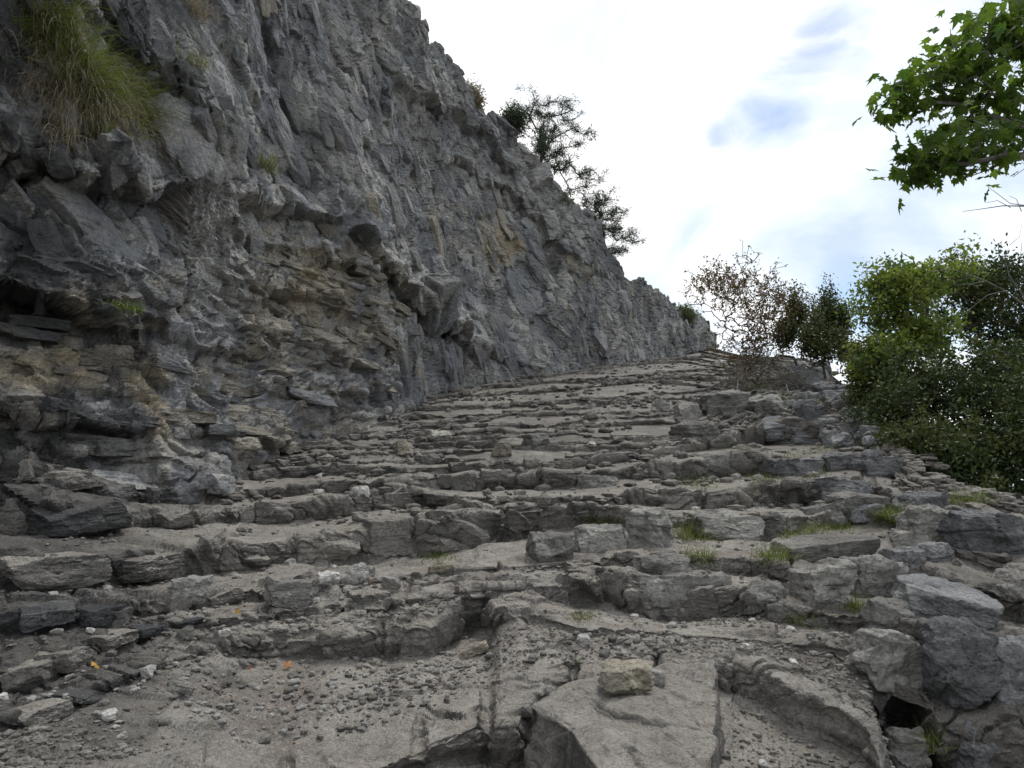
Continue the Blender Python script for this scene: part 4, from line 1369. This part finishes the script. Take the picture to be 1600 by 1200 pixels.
def wood(nodes, par, r0, rmin, sides=5, expo=.5):
    n = len(nodes); cnt = np.ones(n)
    for i in range(n - 1, 0, -1): cnt[par[i]] += cnt[i]
    rad = rmin + (r0 - rmin) * (cnt / cnt[0]) ** expo
    s = Strips(); kids = [[] for _ in range(n)]
    for i in range(1, n): kids[par[i]].append(i)
    done = set()
    stack = [(0, None)]
    starts = [(0, k) for k in kids[0]]
    while starts:
        a, b_ = starts.pop()
        chain = [a, b_]
        while kids[chain[-1]]:
            ks = sorted(kids[chain[-1]], key=lambda q: -cnt[q])
            for k in ks[1:]: starts.append((chain[-1], k))
            chain.append(ks[0])
        rr = [rad[c] for c in chain]; rr[0] = min(rad[chain[0]], rad[chain[1]] * 1.15)
        s.tube([nodes[c] for c in chain], rr, sides if rr[0] > .012 else 3)
    return s


def plant(name, label, cat, base, env, npts, leaf, seed, r0=.05, rmin=.003, bark='bark', lm='dark', per=20, spread=.12, lsize=.04, aspect=.5, group=None, start=None, droop=.2, surf=.5, crown='crown', extra=None, up=.6):
    r = np.random.RandomState(seed)
    root = empty(name, base); tag(root, label, cat, group)
    pts = env_points(env, npts, r, surf)
    nd, par, tips = skeleton(base, pts, r, up=up, start=start)
    wood(nd, par, r0, rmin).build('trunk', bark, root, base)
    s = Strips()
    if per:
        tp = nd[tips]
        reps = np.maximum(0, np.round(per * (.4 + 1.2 * r.rand(len(tp))))).astype(int)
        Pq = np.repeat(tp, reps, 0); Pq = Pq + r.normal(size=Pq.shape) * spread
        s.leaves(Pq, lsize, r, aspect, droop)
        s.build(crown, lm, root, base)
    if extra: extra(r, nd, tips, root, base)
    return root


def gpt(px, py):
    l, n = hit(px, py)
    return l if l is not None else pt(px, py, 8)


# right-hand tree with bright green crown
b0 = pt(1450, 800, 9.2)
plant('ash_tree', 'bright yellow green leafy tree rising from the dark shrubs on the right', 'tree', tuple(b0),
      [(1400, 490, 60, 66, 9.2, .7), (1400, 445, 55, 30, 9.2, .5), (1470, 430, 50, 28, 9.3, .6), (1380, 560, 50, 40, 9.0, .5), (1390, 440, 40, 30, 9.2, .4), (1440, 530, 60, 50, 9.2, .6)], 330, None, 11, r0=.05, lm='ash', per=34, spread=.075, lsize=.072, aspect=.42,
      start=[tuple(pt(1445, 700, 9.2)), tuple(pt(1440, 610, 9.2))])
plant('oak_tree', 'darker green round crowned tree behind the bright green one', 'tree', tuple(pt(1570, 800, 10.5)),
      [(1530, 470, 75, 65, 10.5, .9), (1600, 520, 70, 70, 10.5, .9), (1560, 430, 45, 28, 10.5, .5), (1660, 500, 70, 70, 10.5, .9), (1500, 440, 40, 28, 10.4, .5)], 420, None, 12, r0=.06, lm='dark', per=36, spread=.085, lsize=.068, aspect=.5,
      start=[tuple(pt(1568, 720, 10.5)), tuple(pt(1560, 620, 10.5))])
for i, (e, lm, lab) in enumerate([
    ([(1400, 650, 55, 75, 8.2, .6), (1440, 600, 60, 60, 8.4, .6)], 'dark', 'dense dark shrub under the bright green tree'),
    ([(1520, 640, 80, 80, 8.0, .7), (1560, 590, 60, 50, 8.3, .6)], 'dark', 'broad dark green shrub at the right edge below the oak'),
    ([(1500, 730, 90, 60, 7.3, .5), (1420, 720, 40, 50, 7.6, .4)], 'dark', 'low dark shrub spilling down to the boulders'),
    ([(1610, 700, 80, 90, 7.2, .6), (1680, 640, 80, 120, 7.4, .6)], 'dark', 'shadowed bush cut by the right edge of the view'),
    ([(1370, 600, 32, 50, 9.5, .5), (1350, 570, 25, 30, 9.7, .5)], 'olive', 'thin olive shrub between rock outcrop and green tree'),
    ([(1290, 545, 26, 22, 12.5, .6), (1262, 530, 10, 30, 12.5, .4), (1275, 510, 9, 34, 12.5, .3), (1325, 552, 18, 16, 12.2, .4), (1308, 525, 8, 28, 12.3, .3)], 'olive', 'olive green box bush on top of the rock outcrop'),
    ([(1245, 490, 14, 40, 13.5, .4), (1228, 520, 18, 26, 13.4, .4)], 'olive', 'narrow upright bush just right of the rose shrub'),
    ([(1290, 490, 16, 34, 13.0, .4), (1278, 520, 20, 20, 13, .4)], 'olive', 'pointed bush behind the box bush'),
    ([(1312, 500, 12, 24, 12.6, .3)], 'dark', 'small dark bush at the right end of the crest'),
    ([(1440, 690, 40, 35, 7.4, .4), (1390, 700, 30, 30, 7.6, .4)], 'olive', 'brownish low shrub at the foot of the dark thicket'),
]):
    cxp = e[0][0]; cyp = max(q[1] + q[3] for q in e)
    area = sum(q[2] * q[3] for q in e)
    Yd = e[0][4]
    bs = pt(cxp, cyp + 25, Yd)
    g_ = hit(cxp, cyp + 20)[0]
    plant('shrub', lab, 'shrub', tuple(bs), e, int(60 + area / (22 if Yd < 9 else 9)), None, 30 + i, r0=.022, rmin=.0022, lm=lm, per=26 if Yd < 9 else 22, spread=.05 if Yd < 9 else .06, lsize=.052 if Yd < 9 else .06, aspect=.5, group=None, surf=.42)


def hips(r, nd, tips, root, base):
    s = Strips(); v, f = ico(1)
    for t in r.choice(tips, 60, False):
        s.add(v * .014 + nd[t] + np.array([0, 0, -.02]), f, np.full(len(v), r.rand()))
    s.build('rose_hips', 'berry', root, base)['kind'] = 'stuff'


rb = gpt(1180, 600)
plant('rose_bush', 'thin wild rose shrub with red hips and few leaves beside the top steps', 'bush', tuple(rb),
      [(1150, 450, 66, 52, rb.y, .8), (1190, 500, 56, 56, rb.y, .7), (1110, 440, 38, 34, rb.y, .5), (1170, 550, 56, 40, rb.y, .5), (1215, 470, 34, 44, rb.y, .5)], 2100, None, 50, r0=.026, rmin=.0046, bark='bark', lm='rust', per=3.4, spread=.022, lsize=.046, aspect=.55, surf=.45, extra=hips, up=1.2)
for i, e in enumerate([[(1180, 570, 55, 26, rb.y - .4, .5)], [(1230, 590, 40, 22, rb.y - .8, .4)], [(1150, 590, 36, 16, rb.y - 1.0, .4)]]):
    bs = gpt(e[0][0], e[0][1] + 25)
    plant('dry_shrub', ['tangled grey leafless brush under the rose shrub', 'grey dry brush on the right of the rose shrub', 'low dry brush at the front of the rose shrub'][i], 'shrub', tuple(bs), e, 240, None, 60 + i, r0=.012, rmin=.003, bark='greybark', lm='straw', per=3, spread=.04, lsize=.05, aspect=.12, surf=.5, up=1.0)

# pines on the crest


def pine(label, base, tip, env, seed, n, lsize=.11):
    r = np.random.RandomState(seed)
    root = empty('pine_tree', tuple(base)); tag(root, label, 'tree', None)
    base = np.array(base); tip = np.array(tip)
    start = [tuple(base + (tip - base) * t) for t in (.25, .5, .75)]
    pts = env_points(env, n, r, .45)
    nd, par, tips = skeleton(tuple(base), pts, r, up=.1, start=start)
    wood(nd, par, .05, .004).build('trunk', 'bark', root, base)
    s = Strips()
    P_ = nd[tips]; k = 44
    dirs = np.repeat((P_ - nd[par[tips]]), k, 0); dirs /= np.linalg.norm(dirs, axis=1, keepdims=True) + 1e-9
    Pq = np.repeat(P_, k, 0) - dirs * r.rand(len(P_) * k, 1) * .22
    Pq = Pq + r.normal(size=Pq.shape) * .05
    s.leaves(Pq, lsize, r, .11, -.1, .3, dirs * .9, .7)
    s.build('crown', 'needle', root, base)


def crestY(px):
    a, t = pix(px, float(np.interp(px, [p[0] for p in CREST], [p[1] for p in CREST])))
    j = int(np.argmin(np.abs(CA - float(a))))
    return float(Yc[NR - 23, j])


y1_ = crestY(850) + .8; y2_ = crestY(930) + .8
pine('larger dark pine leaning out from the cliff crest', pt(838, 290, y1_), pt(860, 170, y1_),
     [(832, 172, 40, 20, y1_, .8), (875, 172, 40, 12, y1_, .7), (900, 208, 38, 9, y1_, .6), (885, 238, 40, 9, y1_, .6), (922, 274, 34, 7, y1_, .5), (905, 298, 34, 6, y1_, .5), (850, 222, 35, 44, y1_, .6), (880, 262, 30, 10, y1_, .5)], 71, 260)
pine('smaller sparse pine lower down the cliff crest', pt(915, 385, y2_), pt(930, 320, y2_),
     [(935, 312, 34, 10, y2_, .6), (962, 336, 38, 9, y2_, .6), (985, 372, 32, 7, y2_, .5), (968, 392, 32, 6, y2_, .4), (932, 350, 24, 34, y2_, .5), (955, 358, 34, 8, y2_, .5)], 72, 200)
for i, (px_, py_, rx, ry, lm, lab) in enumerate([(802, 188, 20, 20, 'needle', 'dark round bush beside the larger pine on the crest'), (735, 155, 14, 12, 'straw', 'pale dry tuft bush on the crest left of the pines'),
                                             (875, 320, 14, 14, 'olive', 'small bush on the crest between the two pines'), (1068, 492, 16, 12, 'olive', 'green bush growing at the low end of the crest')]):
    Yd = crestY(px_) + .3
    plant('crest_bush', lab, 'bush', tuple(pt(px_, py_ + ry + 6, Yd)), [(px_, py_, rx, ry, Yd, .4)], 90, None, 80 + i, r0=.02, rmin=.003, lm=lm, per=60, spread=.08, lsize=.07, aspect=.3, surf=.5)

# maple reaching in from the right: every leaf a part


def maple_leaf_mesh(seed, bend):
    out = [(0, -.45), (.10, -.42), (.38, -.40), (.27, -.22), (.62, -.05), (.40, .05), (.50, .38), (.22, .26), (.16, .40), (0, .78),
           (-.16, .40), (-.22, .26), (-.50, .38), (-.40, .05), (-.62, -.05), (-.27, -.22), (-.38, -.40), (-.10, -.42)]
    r = np.random.RandomState(seed)
    v = [(0, -.1, 0)] + [(x * (1 + .12 * r.randn()), y * (1 + .08 * r.randn()), -bend * (x * x + .6 * max(y, 0) ** 2) + .05 * r.randn()) for x, y in out]
    v += [(0.012, -.45, 0), (0.0, -1.05, -.12), (-.012, -.45, 0)]
    f = [(0, i, i + 1) for i in range(1, len(out))] + [(0, len(out), 1), (len(out) + 1, len(out) + 2, len(out) + 3)]
    v = np.array(v)
    return np_mesh('maple_leaf', v, np.array(f), M['maple'], {'tint': np.full(len(v), r.rand())})


LM = [maple_leaf_mesh(s, b_) for s, b_ in zip(range(8), (.2, .35, .5, .1, .6, .3, .45, .25))]


def build_maple():
    r = np.random.RandomState(21)
    base = np.array([4.9, 3.6, -.4])
    root = empty('maple_tree', tuple(base)); tag(root, 'leafy maple branches hanging into the sky at the top right', 'tree')
    env = [(1455, 250, 46, 22, 3.5, .15), (1530, 250, 60, 18, 3.55, .2), (1432, 256, 22, 14, 3.5, .12), (1560, 60, 70, 50, 3.6, .35), (1480, 110, 62, 48, 3.6, .35), (1415, 160, 38, 22, 3.6, .2), (1530, 150, 75, 50, 3.7, .35),
           (1475, 235, 62, 36, 3.5, .25), (1545, 222, 66, 26, 3.6, .3), (1430, 262, 34, 24, 3.5, .15), (1410, 150, 30, 26, 3.6, .2), (1590, 30, 60, 30, 3.6, .3), (1650, 130, 80, 120, 3.7, .4), (1740, 100, 80, 140, 3.7, .4)]
    pts = env_points(env, 760, r, .45)
    st = [(4.8, 3.6, 1.2), (4.5, 3.6, 2.6), tuple(pt(1800, 60, 3.7)), tuple(pt(1700, 120, 3.7))]
    nd, par, tips = skeleton(tuple(base), pts, r, up=.0, start=st)
    wood(nd, par, .045, .0014, 6, .62).build('trunk', 'greybark', root, base)
    cnt = 0
    extra_ = Strips()
    leaves = []
    for t in tips:
        for _ in range(3 if r.rand() < .7 else 2):
            leaves.append(nd[t] + r.normal(size=3) * .05)
    # the lone leaf tips of the outline
    for (x, y) in ((1366, 172), (1375, 188), (1362, 160), (1395, 275), (1437, 285), (1400, 230), (1420, 195), (1385, 140), (1470, 20)):
        leaves.append(np.array(pt(x, y, 3.6)))
    dist = [(-(0 if 1340 < to_px(*q)[0] < 1620 and -20 < to_px(*q)[1] < 330 else 1), i) for i, q in enumerate(leaves)]
    dist.sort(reverse=True)
    for n_, (_, i) in enumerate(dist):
        p = leaves[i]
        sz = r.uniform(.042, .080)
        yaw = r.uniform(0, 6.28); pitch = math.radians(r.uniform(-75, -5)); roll = r.uniform(-.5, .5)
        R3 = Matrix.Rotation(yaw, 3, 'Z') @ Matrix.Rotation(pitch, 3, 'X') @ Matrix.Rotation(roll, 3, 'Y')
        me = LM[r.randint(8)]
        if n_ < 298:
            o = link(bpy.data.objects.new('leaf', me), root)
            o.location = p - base; o.rotation_euler = R3.to_euler(); o.scale = (sz, sz, sz)
        else:
            n = len(me.vertices); a = np.zeros(n * 3, np.float32); me.vertices.foreach_get('co', a)
            v = (a.reshape(-1, 3) * sz) @ np.array(R3).T + p
            q = np.array([tuple(pl.vertices) for pl in me.polygons])
            extra_.add(v, q, np.full(n, r.rand()))
    e_ = extra_.build('leaves', 'maple', root, base)
    if e_: e_['kind'] = 'stuff'


build_maple()

# bare twigs at the right edge
r9 = np.random.RandomState(9)
bb = (5.2, 5.2, -.6)
root = tag(empty('bare_tree', bb), 'bare grey twigs reaching in from the right below the maple', 'tree')
s = Strips()
trk = [bb, (5.1, 5.2, 1.0), (5.0, 5.2, 2.2), (4.8, 5.2, 3.4)]
s.tube(trk, [.05, .045, .035, .02])
s.build('trunk', 'greybark', root, bb)
for br in ([(1800, 330, .02), (1690, 335, .014), (1610, 322, .008), (1570, 325, .005), (1535, 330, .0035), (1505, 327, .002)],
           [(1610, 322, .005), (1580, 318, .004), (1552, 300, .003), (1538, 285, .0018)], [(1600, 322, .004), (1590, 312, .003), (1576, 308, .0018)],
           [(1575, 325, .004), (1560, 312, .003), (1545, 315, .0018)],
           [(1800, 560, .02), (1660, 500, .014), (1600, 470, .010), (1570, 450, .007), (1530, 432, .005), (1490, 425, .0035), (1450, 424, .002)],
           [(1590, 465, .006), (1575, 430, .005), (1568, 400, .003), (1576, 385, .002)], [(1600, 470, .007), (1610, 430, .005), (1600, 400, .003), (1596, 378, .002)],
           [(1570, 450, .005), (1540, 460, .004), (1505, 490, .0025)], [(1540, 436, .004), (1520, 446, .003), (1490, 447, .002)], [(1576, 385, .003), (1590, 372, .002), (1596, 350, .0015)]):
    s = Strips()
    s.tube([tuple(np.array(pt(x, y, 5.2)) + r9.normal(size=3) * .012) for x, y, _ in br], [q[2] * .8 for q in br], 4)
    s.build('branch', 'greybark', root, bb)

# grass on the cliff and between the stones


def tuft(px, py, n, L_, label, seed, mats=('grass',), sag=-.9, spread=.10, on=hit_cliff, name='grass_tuft', out=.5, w=.0035, elong=None, group=None, cat='grass'):
    r = np.random.RandomState(seed)
    loc, nm = on(px, py)
    if loc is None: return
    root = tag(empty(name, tuple(loc)), label, cat, group)
    nmv = np.array(nm)
    if nmv[1] > 0 and on is hit_cliff: nmv = -nmv
    if on is hit: nmv = np.array([0, 0, 1.])
    per = {m: Strips() for m in mats}
    for i in range(n):
        if elong:
            e = elong[r.randint(len(elong))]
            l2, _ = on(e[0] + r.normal() * e[2], e[1] + r.normal() * e[3])
            if l2 is None or abs(l2.y - loc.y) > 1.5: continue
            p = np.array(l2)
        else:
            p = np.array(loc) + r.normal(size=3) * spread * np.array([1, 1, .3])
        d_ = nmv * out + np.array([0, 0, .8]) + r.normal(size=3) * .45
        d_ /= np.linalg.norm(d_)
        m = mats[r.randint(len(mats))]
        k = sag * (1.9 if m == 'straw' else 1) * r.uniform(.4, 1.4)
        per[m].blade(p - d_ * .02, d_, L_ * r.uniform(.5, 1.3), w, (nmv[0] * .3, nmv[1] * .3, k), r)
    for m, s_ in per.items():
        if not s_.V: continue
        s_.build({'grass': 'green_blades', 'straw': 'dry_blades', 'twig': 'stems'}[m], m, root, tuple(loc))['kind'] = 'stuff'


tuft(150, 120, 3400, .30, 'big green tussock with hanging dry straw high on the left cliff', 1, ('grass', 'straw'), -1.5, elong=[(70, 40, 22, 18), (95, 75, 24, 20), (130, 115, 26, 20), (170, 140, 28, 18), (210, 165, 24, 16), (235, 190, 12, 14), (150, 150, 30, 20)])
tuft(100, 170, 1300, .34, 'curtain of dry straw hanging below the green tussock', 2, ('straw',), -2.2, elong=[(90, 140, 25, 25), (140, 180, 25, 20), (190, 190, 25, 14), (110, 200, 20, 20)])
tuft(320, 330, 2200, .42, 'greyish heather clump bulging from the cliff face', 3, ('twig',), -.25, elong=[(310, 310, 22, 24), (340, 330, 24, 26), (330, 370, 22, 22), (300, 350, 20, 26)], name='heather_clump', w=.0022, out=1.2, cat='heather')
tuft(412, 262, 260, .17, 'small straw coloured tuft on the jutting cliff block', 4, ('straw', 'grass'), -.5, .07)
tuft(295, 20, 300, .22, 'brown dry tuft at the top of the left cliff', 5, ('straw',), -.9, .10)
tuft(302, 102, 200, .16, 'small dry tuft in the vertical crack', 6, ('straw', 'grass'), -.8, .07)
tuft(170, 215, 120, .12, 'little green fern tuft under the straw curtain', 7, ('grass',), -.6, .05)
tuft(185, 480, 160, .08, 'mossy green tuft on the dark overhang', 8, ('grass',), -.6, .06)
GT = [(1095, 838, 260, .13, 'longest green grass tuft behind the pale rounded rock'), (1090, 756, 120, .08, 'grass along the foot of a high step on the right'), (1190, 748, 120, .08, 'thin grass at the foot of twin step stones'),
      (1270, 742, 90, .08, 'sparse green grass by the bluish step stones'), (1300, 826, 200, .08, 'grass strip behind the long flat slab'), (1250, 838, 120, .08, 'grass at the left end of the long slab'),
      (1405, 810, 240, .11, 'grass growing in the corner beside the rubble'), (1425, 840, 120, .09, 'grass below the rubble near the bluish rock'), (1510, 785, 160, .12, 'grass at the edge of the dark thicket'),
      (1290, 702, 80, .08, 'green tuft under the dark bluish ledge stone'), (1245, 712, 80, .07, 'low tuft between bluish ledge stones'), (1215, 872, 140, .10, 'leafy tuft between the two small ledge stones and slab'),
      (1090, 872, 90, .09, 'tuft at the end of the small ledge stone'), (680, 872, 90, .06, 'dark grass tucked under the long riser'), (935, 812, 80, .06, 'small grass tuft above the three rocks'), (1260, 975, 60, .09, 'yellowing tuft below the square stones'),
      (1180, 605, 160, .12, 'dry grass at the foot of the rose shrub'), (1250, 625, 140, .12, 'yellow grass on the slope under the outcrop'), (1345, 950, 90, .08, 'tuft between two big square stones'), (1445, 950, 90, .09, 'moss and grass beside the tilted slab'),
      (908, 966, 50, .06, 'tiny tuft in a notch left of the big block'), (1450, 1165, 60, .10, 'weeds down in the dark gap'), (1330, 915, 50, .07, 'short tuft in the joint left of the square stone'), (1150, 700, 60, .07, 'tuft on the tread above twin step stones')]
for i, (x, y, n, L_, lab) in enumerate(GT):
    mats = ('grass', 'straw') if i in (15, 16, 17) else ('grass', 'grass', 'grass', 'straw')
    r_ = (20 + n * .09)
    tuft(x, y, int(n * 2.0), L_ * 1.25, lab, 100 + i, mats, -1.0, on=hit, elong=[(x - r_ * .4, y, r_ * .35, 4), (x + r_ * .4, y, r_ * .35, 4)], out=0, w=.0025, group='grass tufts between the step stones')

# fallen leaves
for i, (x, y, mt, lab) in enumerate([(450, 1045, 'fallen', 'bright orange dead leaf in the gravel at the foot of the ledge'), (151, 1047, 'fallen_y', 'yellow leaf standing in the lower left rubble'), (1343, 908, 'fallen', 'reddish curled leaf caught on the square stone'),
                                     (906, 1038, 'fallen_g', 'pale green maple leaf lying near the ochre edged stone'), (390, 1050, 'fallen', 'brown leaf left of the orange leaf'), (372, 962, 'fallen_y', 'yellow brown leaf near the wide rock'), (580, 914, 'fallen', 'small rusty leaf beside the white stone')]):
    l, n = hit(x, y)
    if l is None: continue
    o = link(bpy.data.objects.new('fallen_leaf', LM[i].copy()))
    o.data.materials.clear(); o.data.materials.append(M[mt])
    sz = .035 if i in (0, 1, 2, 3) else .022
    o.location = (l.x, l.y - .01, l.z + .022); o.scale = (sz, sz, sz); o.rotation_euler = (math.radians(28 + 9 * i), .3, i * 1.3)
    tag(o, lab, 'leaf')
